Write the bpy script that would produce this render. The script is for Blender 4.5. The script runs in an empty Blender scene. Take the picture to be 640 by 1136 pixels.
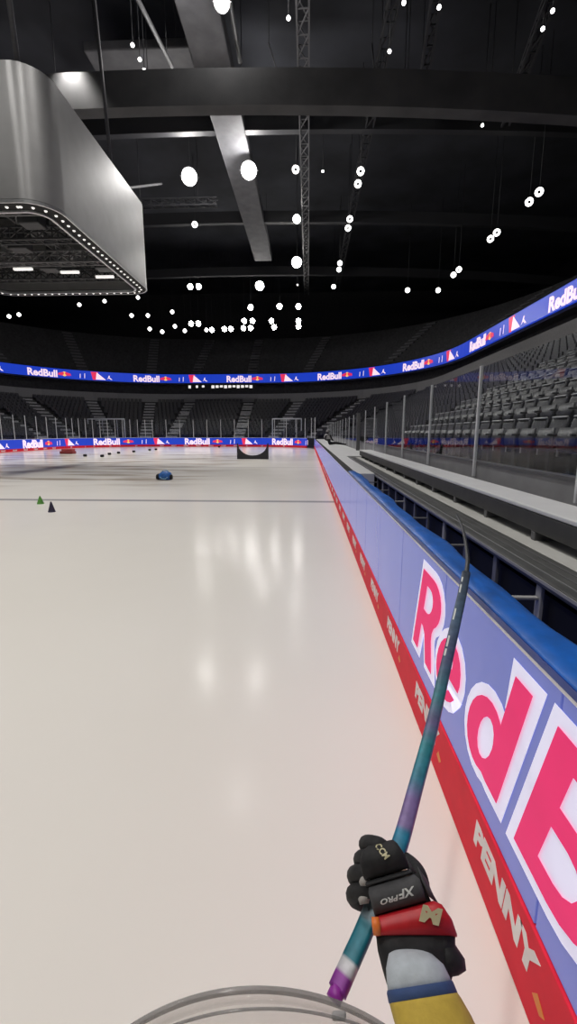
import bpy, bmesh, math, random
from mathutils import Vector, Matrix
from mathutils.bvhtree import BVHTree
random.seed(4)
S = bpy.context.scene
COL = S.collection

# ---------------------------------------------------------------- camera, world, lights, exposure
FPX = 487.0; CX = 320.0; CY = 568.0; EYE = 1.75
PITCH = math.atan(88 / FPX); YAW = math.atan(22 / FPX * math.cos(PITCH))
cd = bpy.data.cameras.new('camera'); cam = bpy.data.objects.new('camera', cd); COL.objects.link(cam)
cd.sensor_fit = 'VERTICAL'; cd.sensor_height = 36.0; cd.lens = FPX / 1136 * 36.0
cd.clip_start = 0.01; cd.clip_end = 400
cam.location = (0, 0, EYE); cam.rotation_euler = (math.pi / 2 - PITCH, 0, YAW)
S.camera = cam
w = bpy.data.worlds.new('world'); S.world = w; w.use_nodes = True
w.node_tree.nodes['Background'].inputs[0].default_value = (0.55, 0.6, 0.75, 1)
w.node_tree.nodes['Background'].inputs[1].default_value = 0.006
S.view_settings.view_transform = 'Standard'; S.view_settings.look = 'None'
S.view_settings.gamma = 1; S.view_settings.use_curve_mapping = False
S.view_settings.exposure = 0.0
S.cycles.sample_clamp_indirect = 3.0

SPOT_W = 3500
SPOT_AT = [(-4.5, 2, 22), (-13, 2, 22), (-21, 3, 22), (-3.5, 12, 22), (-22, 13, 22),
           (-3.5, 24, 22), (-13, 27, 22), (-22, 25, 22), (-3.5, 37, 22), (-13, 40, 22), (-22, 38, 22),
           (-13, 50, 22), (-4.5, -8, 22), (-13, -8, 22)]
for i, (x, y, z) in enumerate(SPOT_AT):
    ld = bpy.data.lights.new('rink_spot', 'SPOT'); ld.energy = SPOT_W * (1.6 if y > 20 else 1.0); ld.spot_size = math.radians(86)
    ld.spot_blend = 0.55; ld.shadow_soft_size = 0.45; ld.color = (1.0, 0.965, 0.925)
    lo = bpy.data.objects.new('rink_spot', ld); COL.objects.link(lo); lo.location = (x, y, z - .35)

# ---------------------------------------------------------------- helpers
FW = Vector((-math.sin(YAW) * math.cos(PITCH), math.cos(YAW) * math.cos(PITCH), -math.sin(PITCH)))
RT = Vector((math.cos(YAW), math.sin(YAW), 0)); UP = RT.cross(FW)
def P(u, v, d):
    return Vector((0, 0, EYE)) + d * (FW + RT * ((u - CX) / FPX) - UP * ((v - CY) / FPX))
def atz(u, v, z):
    D = P(u, v, 1) - Vector((0, 0, EYE)); return Vector((0, 0, EYE)) + D * ((z - EYE) / D.z)
def aty(u, v, y):
    D = P(u, v, 1) - Vector((0, 0, EYE)); return Vector((0, 0, EYE)) + D * (y / D.y)
ORD = ['first', 'second', 'third', 'fourth', 'fifth', 'sixth', 'seventh', 'eighth', 'ninth', 'tenth', 'eleventh', 'twelfth',
       'thirteenth', 'fourteenth', 'fifteenth', 'sixteenth', 'seventeenth', 'eighteenth', 'nineteenth', 'twentieth']
def nth(i):
    if i < 20: return ORD[i]
    t = {2: 'twenty', 3: 'thirty', 4: 'forty', 5: 'fifty'}[(i + 1) // 10]
    return {2: 'twentieth', 3: 'thirtieth', 4: 'fortieth', 5: 'fiftieth'}[(i + 1) // 10] if (i + 1) % 10 == 0 else t + '-' + ORD[(i + 1) % 10 - 1]

def mat(name, col, rough=0.5, metal=0.0, emit=None, es=0.0, var=0.08, scale=8.0, spec=0.5, bump=0.0):
    m = bpy.data.materials.new(name); m.use_nodes = True
    nt = m.node_tree; b = nt.nodes['Principled BSDF']
    b.inputs['Roughness'].default_value = rough; b.inputs['Metallic'].default_value = metal
    b.inputs['Specular IOR Level'].default_value = spec
    tc = nt.nodes.new('ShaderNodeTexCoord'); n = nt.nodes.new('ShaderNodeTexNoise')
    n.inputs['Scale'].default_value = scale; n.inputs['Detail'].default_value = 4
    nt.links.new(tc.outputs['Object'], n.inputs['Vector'])
    r = nt.nodes.new('ShaderNodeValToRGB')
    r.color_ramp.elements[0].color = (*[c * (1 - var) for c in col], 1); r.color_ramp.elements[0].position = .3
    r.color_ramp.elements[1].color = (*[min(1, c * (1 + var)) for c in col], 1); r.color_ramp.elements[1].position = .7
    nt.links.new(n.outputs['Fac'], r.inputs['Fac'])
    nt.links.new(r.outputs['Color'], b.inputs['Base Color'])
    if bump:
        bp = nt.nodes.new('ShaderNodeBump'); bp.inputs['Strength'].default_value = bump; bp.inputs['Distance'].default_value = .02
        nt.links.new(n.outputs['Fac'], bp.inputs['Height']); nt.links.new(bp.outputs['Normal'], b.inputs['Normal'])
    if emit:
        b.inputs['Emission Color'].default_value = (*emit, 1); b.inputs['Emission Strength'].default_value = es
    return m

def clear(name, tint, refl=0.12, rough=0.02, body=0.0, bodycol=(.5, .5, .5)):
    m = bpy.data.materials.new(name); m.use_nodes = True; nt = m.node_tree
    for nd in list(nt.nodes): nt.nodes.remove(nd)
    o = nt.nodes.new('ShaderNodeOutputMaterial'); t = nt.nodes.new('ShaderNodeBsdfTransparent')
    t.inputs[0].default_value = (*tint, 1)
    g = nt.nodes.new('ShaderNodeBsdfGlossy'); g.inputs['Roughness'].default_value = rough
    lw = nt.nodes.new('ShaderNodeLayerWeight'); lw.inputs[0].default_value = .5
    pw = nt.nodes.new('ShaderNodeMath'); pw.operation = 'POWER'; nt.links.new(lw.outputs['Facing'], pw.inputs[0]); pw.inputs[1].default_value = 4
    ma = nt.nodes.new('ShaderNodeMath'); ma.operation = 'MULTIPLY_ADD'; nt.links.new(pw.outputs[0], ma.inputs[0]); ma.inputs[1].default_value = refl * 3; ma.inputs[2].default_value = .02
    mx = nt.nodes.new('ShaderNodeMixShader'); src = t.outputs[0]
    if body:
        d = nt.nodes.new('ShaderNodeBsdfDiffuse'); d.inputs[0].default_value = (*bodycol, 1)
        m2 = nt.nodes.new('ShaderNodeMixShader'); m2.inputs[0].default_value = body
        nt.links.new(t.outputs[0], m2.inputs[1]); nt.links.new(d.outputs[0], m2.inputs[2]); src = m2.outputs[0]
    nt.links.new(ma.outputs[0], mx.inputs[0]); nt.links.new(src, mx.inputs[1]); nt.links.new(g.outputs[0], mx.inputs[2])
    nt.links.new(mx.outputs[0], o.inputs[0]); return m

class MB:
    def __init__(s): s.v = []; s.f = []; s.sm = []
    def add(s, v, f, smooth=False):
        n = len(s.v); s.v += [Vector(x) for x in v]; s.f += [tuple(i + n for i in q) for q in f]; s.sm += [smooth] * len(f)
        return s
    def box(s, a, b):
        (x0, y0, z0), (x1, y1, z1) = a, b
        return s.add([(x0, y0, z0), (x1, y0, z0), (x1, y1, z0), (x0, y1, z0), (x0, y0, z1), (x1, y0, z1), (x1, y1, z1), (x0, y1, z1)],
                     [(0, 3, 2, 1), (4, 5, 6, 7), (0, 1, 5, 4), (1, 2, 6, 5), (2, 3, 7, 6), (3, 0, 4, 7)])
    def bar(s, a, b, wx, wz, up=(0, 0, 1)):
        a = Vector(a); b = Vector(b); d = (b - a).normalized(); u = Vector(up)
        if abs(d.dot(u)) > .97: u = Vector((1, 0, 0))
        x = d.cross(u).normalized() * wx / 2; z = x.cross(d).normalized() * wz / 2
        v = [p + sx * x + sz * z for p in (a, b) for sx, sz in ((-1, -1), (1, -1), (1, 1), (-1, 1))]
        return s.add(v, [(3, 2, 1, 0), (4, 5, 6, 7), (0, 1, 5, 4), (1, 2, 6, 5), (2, 3, 7, 6), (3, 0, 4, 7)])
    def tube(s, pts, r, n=10, caps=True):
        pts = [Vector(p) for p in pts]; rs = r if isinstance(r, (list, tuple)) else [r] * len(pts)
        v = []; f = []; pu = None
        for i, p in enumerate(pts):
            d = (pts[min(i + 1, len(pts) - 1)] - pts[max(i - 1, 0)]).normalized()
            u = pu if pu is not None else (Vector((0, 0, 1)) if abs(d.z) < .9 else Vector((1, 0, 0)))
            x = d.cross(u).normalized(); y = x.cross(d).normalized(); pu = y
            for k in range(n):
                a = 2 * math.pi * k / n; v.append(p + (x * math.cos(a) + y * math.sin(a)) * rs[i])
        for i in range(len(pts) - 1):
            for k in range(n):
                f.append((i * n + k, i * n + (k + 1) % n, (i + 1) * n + (k + 1) % n, (i + 1) * n + k))
        if caps: f.append(tuple(range(n - 1, -1, -1))); f.append(tuple((len(pts) - 1) * n + k for k in range(n)))
        return s.add(v, f, True)
    def lathe(s, prof, n=24, c=(0, 0, 0)):
        c = Vector(c); v = []; f = []
        for r, z in prof:
            for k in range(n):
                a = 2 * math.pi * k / n; v.append(c + Vector((r * math.cos(a), r * math.sin(a), z)))
        for i in range(len(prof) - 1):
            for k in range(n): f.append((i * n + k, i * n + (k + 1) % n, (i + 1) * n + (k + 1) % n, (i + 1) * n + k))
        return s.add(v, f, True)
    def loft(s, secs, n=24, pw=3.0, caps=True):
        v = []; f = []
        for c, A, B in secs:
            for k in range(n):
                t = 2 * math.pi * k / n; co, si = math.cos(t), math.sin(t)
                v.append(c + A * math.copysign(abs(co) ** (2 / pw), co) + B * math.copysign(abs(si) ** (2 / pw), si))
        for i in range(len(secs) - 1):
            for k in range(n): f.append((i * n + k, i * n + (k + 1) % n, (i + 1) * n + (k + 1) % n, (i + 1) * n + k))
        if caps: f.append(tuple(range(n - 1, -1, -1))); f.append(tuple((len(secs) - 1) * n + k for k in range(n)))
        return s.add(v, f, True)
    def prism(s, poly, h0, h1, fn):
        """poly in 2D extruded between h0 and h1; fn(x, y, h) -> point"""
        n = len(poly); v = [fn(x, y, h) for h in (h0, h1) for x, y in poly]
        return s.add(v, [tuple(range(n - 1, -1, -1)), tuple(range(n, 2 * n))] + [(k, (k + 1) % n, n + (k + 1) % n, n + k) for k in range(n)])
    def build(s, name, m, parent=None, at=None, bevel=0.0, fix=True):
        me = bpy.data.meshes.new(name); o0 = Vector(at) if at is not None else Vector((0, 0, 0))
        me.from_pydata([tuple(x - o0) for x in s.v], [], s.f); me.materials.append(m)
        for p_, q in zip(me.polygons, s.sm): p_.use_smooth = q
        me.update()
        if fix:
            bm = bmesh.new(); bm.from_mesh(me); bmesh.ops.recalc_face_normals(bm, faces=bm.faces); bm.to_mesh(me); bm.free()
        o = bpy.data.objects.new(name, me); COL.objects.link(o)
        if parent: o.parent = parent; 
        else: o.location = o0
        if bevel:
            b = o.modifiers.new('bevel', 'BEVEL'); b.width = bevel; b.segments = 2; b.limit_method = 'ANGLE'
        return o

def tag(o, label, cat, group=None, kind=None):
    o['label'] = label; o['category'] = cat
    if group: o['group'] = group
    if kind: o['kind'] = kind
    return o
def empty(name, loc, label=None, cat=None, group=None):
    o = bpy.data.objects.new(name, None); COL.objects.link(o); o.location = loc; o.empty_display_size = .1
    if label: tag(o, label, cat, group)
    return o
def struct(o):
    o['kind'] = 'structure'; return o
KIDS = {}
def dup(root, loc, rot, label=None, group=None):
    r = root.copy(); COL.objects.link(r); r.location = loc; r.rotation_euler = rot
    if label: r['label'] = label
    if group: r['group'] = group
    for ch in list(root.children):
        c = ch.copy(); COL.objects.link(c); c.parent = r
        for g in list(ch.children):
            d = g.copy(); COL.objects.link(d); d.parent = c
    return r

def curve_mesh(loops, offset=0.0):
    """filled 2D outline(s) -> (verts2d, faces)"""
    cu = bpy.data.curves.new('outline', 'CURVE'); cu.dimensions = '2D'; cu.fill_mode = 'BOTH'; cu.offset = offset
    for lp in loops:
        sp = cu.splines.new('POLY'); sp.points.add(len(lp) - 1); sp.use_cyclic_u = True
        for q, (x, y) in zip(sp.points, lp): q.co = (x, y, 0, 1)
    return _eval(cu)
def text_mesh(t, size, offset=0.0, shear=0.0, sx=1.0):
    cu = bpy.data.curves.new('outline', 'FONT'); cu.body = t; cu.size = size; cu.offset = offset; cu.shear = shear; cu.resolution_u = 3
    v, f = _eval(cu); x0 = min(p[0] for p in v)
    return [((p[0] - x0) * sx, p[1]) for p in v], f
def _eval(cu):
    o = bpy.data.objects.new('outline', cu); COL.objects.link(o)
    dg = bpy.context.evaluated_depsgraph_get(); dg.update()
    me = o.evaluated_get(dg).to_mesh()
    v = [(p.co.x, p.co.y) for p in me.vertices]; f = [tuple(q.vertices) for q in me.polygons]
    o.evaluated_get(dg).to_mesh_clear(); bpy.data.objects.remove(o); bpy.data.curves.remove(cu)
    return v, f
def slab(vf, fn, th):
    """2D filled shape made into a thin raised plate: fn(x, y, h)"""
    v, f = vf; n = len(v); mb = MB()
    ed = {}
    for q in f:
        for a, b in zip(q, q[1:] + q[:1]):
            k = (min(a, b), max(a, b)); ed[k] = None if k in ed else (a, b)
    side = [(a, b, b + n, a + n) for e in ed.values() if e for a, b in [e]]
    mb.add([fn(x, y, 0) for x, y in v] + [fn(x, y, th) for x, y in v], [tuple(reversed(q)) for q in f] + [tuple(i + n for i in q) for q in f] + side)
    return mb

# ---------------------------------------------------------------- materials
M = {}
M['black'] = mat('black_steel', (.010, .010, .011), .7, spec=.25)
M['rig'] = mat('dark_rig_paint', (.035, .036, .04), .55)
M['rig2'] = mat('grey_rig_paint', (.11, .11, .115), .5)
M['alum'] = mat('aluminium', (.62, .63, .64), .32, .85)
M['post'] = mat('glass_post', (.72, .73, .75), .4, .0)
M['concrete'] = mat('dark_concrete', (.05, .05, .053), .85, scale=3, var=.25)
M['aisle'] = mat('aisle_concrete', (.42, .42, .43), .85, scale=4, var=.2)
M['parapet'] = mat('parapet_grey', (.26, .26, .26), .8)
M['ceil'] = mat('ceiling_deck', (.045, .048, .058), .9, scale=.2, var=.35)
M['duct'] = mat('duct_grey', (.11, .11, .118), .7, scale=1, var=.2)
M['band'] = mat('girder_grey', (.085, .085, .088), .8, scale=.6, var=.2)
M['seat'] = mat('seat_plastic', (.075, .075, .08), .38, var=.15)
M['seat_edge'] = mat('seat_light_edge', (.42, .42, .44), .4)
M['white_hdpe'] = mat('white_hdpe', (.66, .67, .67), .35, scale=3, var=.06)
M['pale'] = mat('pale_ledge', (.42, .42, .40), .5, scale=6)
M['dkgrey'] = mat('ribbed_dark_grey', (.085, .087, .085), .38, .3, var=.25, scale=5)
M['benchface'] = mat('bench_face', (.05, .05, .046), .55, var=.2)
M['wallgrey'] = mat('back_wall_grey', (.30, .30, .305), .5, scale=4, var=.1)
M['navy_gap'] = mat('navy_mat', (.02, .016, .06), .7)
M['blue_pad'] = mat('blue_vinyl', (.006, .10, .42), .42, scale=9, var=.25, bump=.25)
M['blue_edge'] = mat('blue_vinyl_dark', (.01, .04, .25), .35, scale=9, var=.2)
M['lens'] = mat('lamp_lens', (.9, .9, .9), .3, emit=(1, .97, .93), es=46)
M['lens_dim'] = mat('lamp_lens_small', (.9, .9, .9), .3, emit=(1, .98, .95), es=7)
M['bulb'] = mat('bulb_white', (.9, .9, .9), .3, emit=(1, .97, .92), es=.8)
M['hub'] = mat('lamp_hub', (.02, .02, .02), .5)
M['led'] = mat('led_lilac', (.10, .13, .36), .2, spec=.45, emit=(.135, .165, .52), es=.50, scale=2, var=.05)
M['led_pink'] = mat('led_pink', (.55, .015, .10), .5, spec=.1, emit=(.78, .042, .17), es=.60)
M['led_white'] = mat('led_white', (.6, .6, .72), .3, emit=(.78, .76, 1.0), es=.48)
M['edge_white'] = mat('edge_white', (.92, .92, .97), .5)
M['kick'] = mat('kick_red', (.86, .026, .055), .55, var=.04, spec=.12)
M['kick_white'] = mat('decal_white', (.88, .84, .82), .5, spec=.2)
M['kick_orange'] = mat('decal_orange', (.85, .25, .01), .4)
M['seam'] = mat('seam_dark', (.08, .09, .2), .5)
M['rib_blue'] = mat('screen_blue', (.0, .01, .08), .3, emit=(.012, .045, .50), es=1.0, scale=.12, var=.2)
M['rib_navy'] = mat('screen_navy', (.0, .01, .06), .3, emit=(.008, .012, .28), es=1.0)
M['rib_white'] = mat('screen_white', (.3, .3, .3), .3, emit=(.95, .72, .85), es=1.0)
M['rib_red'] = mat('screen_red', (.2, .01, .02), .3, emit=(.75, .03, .10), es=1.0)
M['rib_yel'] = mat('screen_yellow', (.3, .2, .02), .3, emit=(.95, .55, .15), es=1.0)
M['glass'] = clear('rink_glass', (.95, .965, .965), .07, .01, .012, (.5, .52, .55))
M['glove'] = mat('glove_black', (.017, .017, .018), .72, spec=.3, var=.3, scale=60, bump=.15)
M['glove_grey'] = mat('glove_charcoal', (.060, .060, .064), .7, spec=.3, var=.15, scale=80, bump=.1)
M['glove_palm'] = mat('glove_palm', (.36, .34, .32), .7, scale=60)
M['glove_red'] = mat('glove_red', (.42, .008, .015), .5, var=.1, scale=60)
M['glove_text'] = mat('glove_text', (.62, .64, .62), .5)
M['glove_gold'] = mat('glove_gold', (.50, .46, .28), .5)
M['orange'] = mat('orange_tag', (.75, .18, .03), .5)
M['sleeve'] = mat('sleeve_white', (.42, .46, .50), .8, scale=70, var=.08, bump=.1)
M['sleeve_navy'] = mat('sleeve_navy', (.03, .06, .16), .8, scale=70, bump=.1)
M['sleeve_yel'] = mat('sleeve_yellow', (.48, .34, .05), .8, scale=70, bump=.1)
M['skin'] = mat('skin', (.55, .34, .26), .5)

# ---------------------------------------------------------------- rink path
XR = .685; XL = -27.3; YF = 56.0; RC = 8.5; Y0 = -8.0
def path(o, s):
    """point, inward normal and +s direction on the rink outline pushed out by o; s starts at the right near end"""
    R = RC + o; L1 = YF - RC - Y0; L2 = R * math.pi / 2; L3 = XR - XL - 2 * RC
    if s <= L1: return Vector((XR + o, Y0 + s, 0)), Vector((-1, 0, 0)), Vector((0, 1, 0))
    if s <= L1 + L2:
        a = (s - L1) / R; n = Vector((math.cos(a), math.sin(a), 0))
        return Vector((XR - RC, YF - RC, 0)) + n * R, -n, Vector((-n.y, n.x, 0))
    if s <= L1 + L2 + L3:
        return Vector((XR - RC - (s - L1 - L2), YF + o, 0)), Vector((0, -1, 0)), Vector((-1, 0, 0))
    if s <= L1 + 2 * L2 + L3:
        a = math.pi / 2 + (s - L1 - L2 - L3) / R; n = Vector((math.cos(a), math.sin(a), 0))
        return Vector((XL + RC, YF - RC, 0)) + n * R, -n, Vector((-n.y, n.x, 0))
    return Vector((XL - o, YF - RC - (s - L1 - 2 * L2 - L3), 0)), Vector((1, 0, 0)), Vector((0, -1, 0))
def plen(o): return 2 * (YF - RC - Y0) + (RC + o) * math.pi + XR - XL - 2 * RC
def stations(o, s0=0, s1=None, arc=1.2):
    R = RC + o; L1 = YF - RC - Y0; L2 = R * math.pi / 2; L3 = XR - XL - 2 * RC; s1 = plen(o) if s1 is None else s1
    br = [0, L1, L1 + L2, L1 + L2 + L3, L1 + 2 * L2 + L3, plen(o)]; ss = {s0, s1}
    for i in (1, 2, 3, 4): ss.add(br[i])
    for i in (1, 3):
        n = max(4, int(L2 / arc))
        for k in range(n): ss.add(br[i] + L2 * k / n)
    return sorted(x for x in ss if s0 <= x <= s1)
def sweep(prof, names_arc=1.2, o_ref=0.0, s0=0, s1=None, close=False):
    """sweep (offset, z) profile along the outline; s counted at o_ref"""
    mb = MB(); st = stations(o_ref, s0, s1, names_arc); n = len(prof); v = []; f = []
    for s in st:
        p, nn, t = path(o_ref, s)
        for o, z in prof: v.append(p - nn * (o - o_ref) + Vector((0, 0, z)))
    m = n if close else n - 1
    for i in range(len(st) - 1):
        for k in range(m): f.append((i * n + k, i * n + (k + 1) % n, (i + 1) * n + (k + 1) % n, (i + 1) * n + k))
    if close: f.append(tuple(range(n))); f.append(tuple((len(st) - 1) * n + k for k in range(n)))
    return mb.add(v, f)
def on_path(o, s0, z0, lift=0.0):
    """map sign plane (x right, y up, h out) onto the outline; reading direction runs against s"""
    def fn(x, y, h):
        p, n, t = path(o, s0 - x); return p + n * (h + lift) + Vector((0, 0, z0 + y))
    return fn

# ---------------------------------------------------------------- large structure
# ice
m = bpy.data.materials.new('ice'); m.use_nodes = True; nt = m.node_tree; b = nt.nodes['Principled BSDF']; L = nt.links
tc = nt.nodes.new('ShaderNodeTexCoord')
def node(t, **k):
    nd = nt.nodes.new(t)
    for a, v in k.items(): setattr(nd, a, v)
    return nd
def math_(op, a, b2=None):
    nd = node('ShaderNodeMath', operation=op)
    for i, q in enumerate((a, b2)):
        if q is None: continue
        if isinstance(q, (int, float)): nd.inputs[i].default_value = q
        else: L.new(q, nd.inputs[i])
    return nd.outputs[0]
sep = node('ShaderNodeSeparateXYZ'); L.new(tc.outputs['Object'], sep.inputs[0])
mp = node('ShaderNodeMapping'); mp.inputs['Scale'].default_value = (.22, .95, 1); mp.inputs['Rotation'].default_value = (0, 0, -.12); L.new(tc.outputs['Object'], mp.inputs[0])
n1 = node('ShaderNodeTexNoise'); n1.inputs['Scale'].default_value = 1.0; n1.inputs['Detail'].default_value = 5; L.new(mp.outputs[0], n1.inputs['Vector'])
n2 = node('ShaderNodeTexNoise'); n2.inputs['Scale'].default_value = .35; n2.inputs['Detail'].default_value = 3; L.new(tc.outputs['Object'], n2.inputs['Vector'])
r1 = node('ShaderNodeValToRGB'); r1.color_ramp.elements[0].position = .49; r1.color_ramp.elements[0].color = (0, 0, 0, 1)
r1.color_ramp.elements[1].position = .64; r1.color_ramp.elements[1].color = (1, 1, 1, 1); L.new(n1.outputs['Fac'], r1.inputs['Fac'])
def soft(v, a, b2):
    nd = node('ShaderNodeMapRange', interpolation_type='SMOOTHSTEP'); L.new(v, nd.inputs[0])
    nd.inputs[1].default_value = a; nd.inputs[2].default_value = b2; return nd.outputs[0]
dirt = math_('MULTIPLY', math_('MULTIPLY', r1.outputs[0], soft(sep.outputs['Y'], 12.5, 17)), math_('MULTIPLY', soft(sep.outputs['X'], -2.5, -6), soft(sep.outputs['Y'], 45, 34)))
def line(y, wd):
    return math_('MULTIPLY', soft(math_('ABSOLUTE', math_('SUBTRACT', sep.outputs['Y'], y)), wd, wd * .7), 1.0)
base = node('ShaderNodeMix', data_type='RGBA'); L.new(n2.outputs['Fac'], base.inputs['Factor'])
base.inputs['A'].default_value = (.70, .672, .618, 1); base.inputs['B'].default_value = (.77, .745, .695, 1)
mx1 = node('ShaderNodeMix', data_type='RGBA'); L.new(math_('MULTIPLY', dirt, .78), mx1.inputs['Factor']); L.new(base.outputs['Result'], mx1.inputs['A']); mx1.inputs['B'].default_value = (.24, .18, .12, 1)
mx2 = node('ShaderNodeMix', data_type='RGBA'); L.new(math_('MULTIPLY', line(11.2, .17), .8), mx2.inputs['Factor']); L.new(mx1.outputs['Result'], mx2.inputs['A']); mx2.inputs['B'].default_value = (.25, .25, .255, 1)
mx3 = node('ShaderNodeMix', data_type='RGBA'); L.new(math_('MULTIPLY', line(22.4, .2), .35), mx3.inputs['Factor']); L.new(mx2.outputs['Result'], mx3.inputs['A']); mx3.inputs['B'].default_value = (.3, .3, .3, 1)
L.new(mx3.outputs['Result'], b.inputs['Base Color'])
rr = node('ShaderNodeMapRange'); L.new(n2.outputs['Fac'], rr.inputs[0]); rr.inputs[3].default_value = .12; rr.inputs[4].default_value = .20; L.new(rr.outputs[0], b.inputs['Roughness'])
b.inputs['Specular IOR Level'].default_value = .5; b.inputs['IOR'].default_value = 1.10
n3 = node('ShaderNodeTexNoise'); n3.inputs['Scale'].default_value = 2.2; n3.inputs['Detail'].default_value = 6; L.new(tc.outputs['Object'], n3.inputs['Vector'])
bp = node('ShaderNodeBump'); bp.inputs['Strength'].default_value = .05; bp.inputs['Distance'].default_value = .03; L.new(n3.outputs['Fac'], bp.inputs['Height']); L.new(bp.outputs[0], b.inputs['Normal'])
M['ice'] = m
pts = [path(0, s)[0] for s in stations(0)]
mb = MB().add(pts, [tuple(range(len(pts)))])
struct(mb.build('floor', M['ice']))
mb = MB().box((-70, -14, -.3), (48, 108, -.02)); struct(mb.build('floor_slab', M['concrete']))
mb = MB().box((-72, -14, 31), (50, 110, 31.4)); struct(mb.build('ceiling', M['ceil']))
mb = MB().box((-70, 100, 0), (46, 100.4, 31)); struct(mb.build('wall_back', M['concrete']))
mb = MB().box((45, -14, 0), (45.4, 100, 31)); struct(mb.build('wall_right', M['concrete']))
mb = MB().box((-71.4, -14, 0), (-71, 100, 31)); struct(mb.build('wall_left', M['concrete']))

NROW = 12
prof = [(2.35, 0), (2.35, 1.1)]
for k in range(NROW):
    prof += [(2.35 + .9 * (k + 1), 1.1 + .44 * k), (2.35 + .9 * (k + 1), 1.1 + .44 * (k + 1))]
zt = 1.1 + .44 * NROW; ot = 2.35 + .9 * NROW
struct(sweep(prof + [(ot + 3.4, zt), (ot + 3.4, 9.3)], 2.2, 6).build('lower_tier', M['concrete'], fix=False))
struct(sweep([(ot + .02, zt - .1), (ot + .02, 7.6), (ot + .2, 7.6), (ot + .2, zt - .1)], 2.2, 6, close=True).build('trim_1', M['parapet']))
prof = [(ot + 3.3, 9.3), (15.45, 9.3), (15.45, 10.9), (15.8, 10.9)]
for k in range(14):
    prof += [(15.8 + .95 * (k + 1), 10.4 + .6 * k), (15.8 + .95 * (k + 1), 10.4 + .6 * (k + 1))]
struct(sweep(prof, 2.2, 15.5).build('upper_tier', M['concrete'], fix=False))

# aisle stairs climbing the far bowl (each flight an object of its own)
def aisle(base, d, w0=1.25, upper=False):
    d = Vector(d).normalized(); sd = Vector((-d.y, d.x, 0)); mb = MB(); base = Vector(base)
    n, run, rise, z0 = (14, .95, .6, 10.4) if upper else (NROW, .9, .44, 1.1)
    for k in range(n):
        for h in (0, 1):
            a = base + d * (run * (k + h * .5)); zz = z0 + rise * k + h * rise * .5 + .03
            v = [a - sd * w0 / 2, a + sd * w0 / 2, a + sd * w0 / 2 + d * run * .5, a - sd * w0 / 2 + d * run * .5]
            mb.add([q + Vector((0, 0, zz - rise * .6)) for q in v] + [q + Vector((0, 0, zz)) for q in v],
                   [(0, 3, 2, 1), (4, 5, 6, 7), (0, 1, 5, 4), (1, 2, 6, 5), (2, 3, 7, 6), (3, 0, 4, 7)])
    return mb
CR = Vector((XR - RC, YF - RC, 0)); CL = Vector((XL + RC, YF - RC, 0))
AIS = [('st', -9.2), ('st', -18.3), ('R', 73), ('R', 44), ('L', 104.7), ('L', 127), ('L', 150), ('L', 172), ('R', 15)]
for kind, v in AIS:
    for up in (False, True):
        o = 15.8 if up else 2.35
        if kind == 'st': bs, d = Vector((v, YF + o, 0)), Vector((0, 1, 0))
        else:
            d = Vector((math.cos(math.radians(v)), math.sin(math.radians(v)), 0)); bs = (CR if kind == 'R' else CL) + d * (RC + o)
        struct(aisle(bs, d, 1.5, up).build('aisle_stairs', M['aisle'] if not up else M['duct']))  # upper flights take a darker grey, the tier's dimness put into colour
# lit sign strip above the far stand, unreadable marks built as plain glowing blocks
wm = MB()
xs = [(-17.6, .35), (-16.5, .3), (-15.6, .35)] + [(-14.2 + .62 * k, .42) for k in range(10)]
fr = MB().box((-18.2, 65.9, 7.95), (-7.6, 66.2, 8.8)).build('lit_sign_1', M['black']); struct(fr)
for i, (x, wd) in enumerate(xs): wm.box((x, 65.84, 8.15 + (i % 3) * .06), (x + wd, 65.9, 8.55))
wm.build('pane', M['bulb'], fr)

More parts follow.
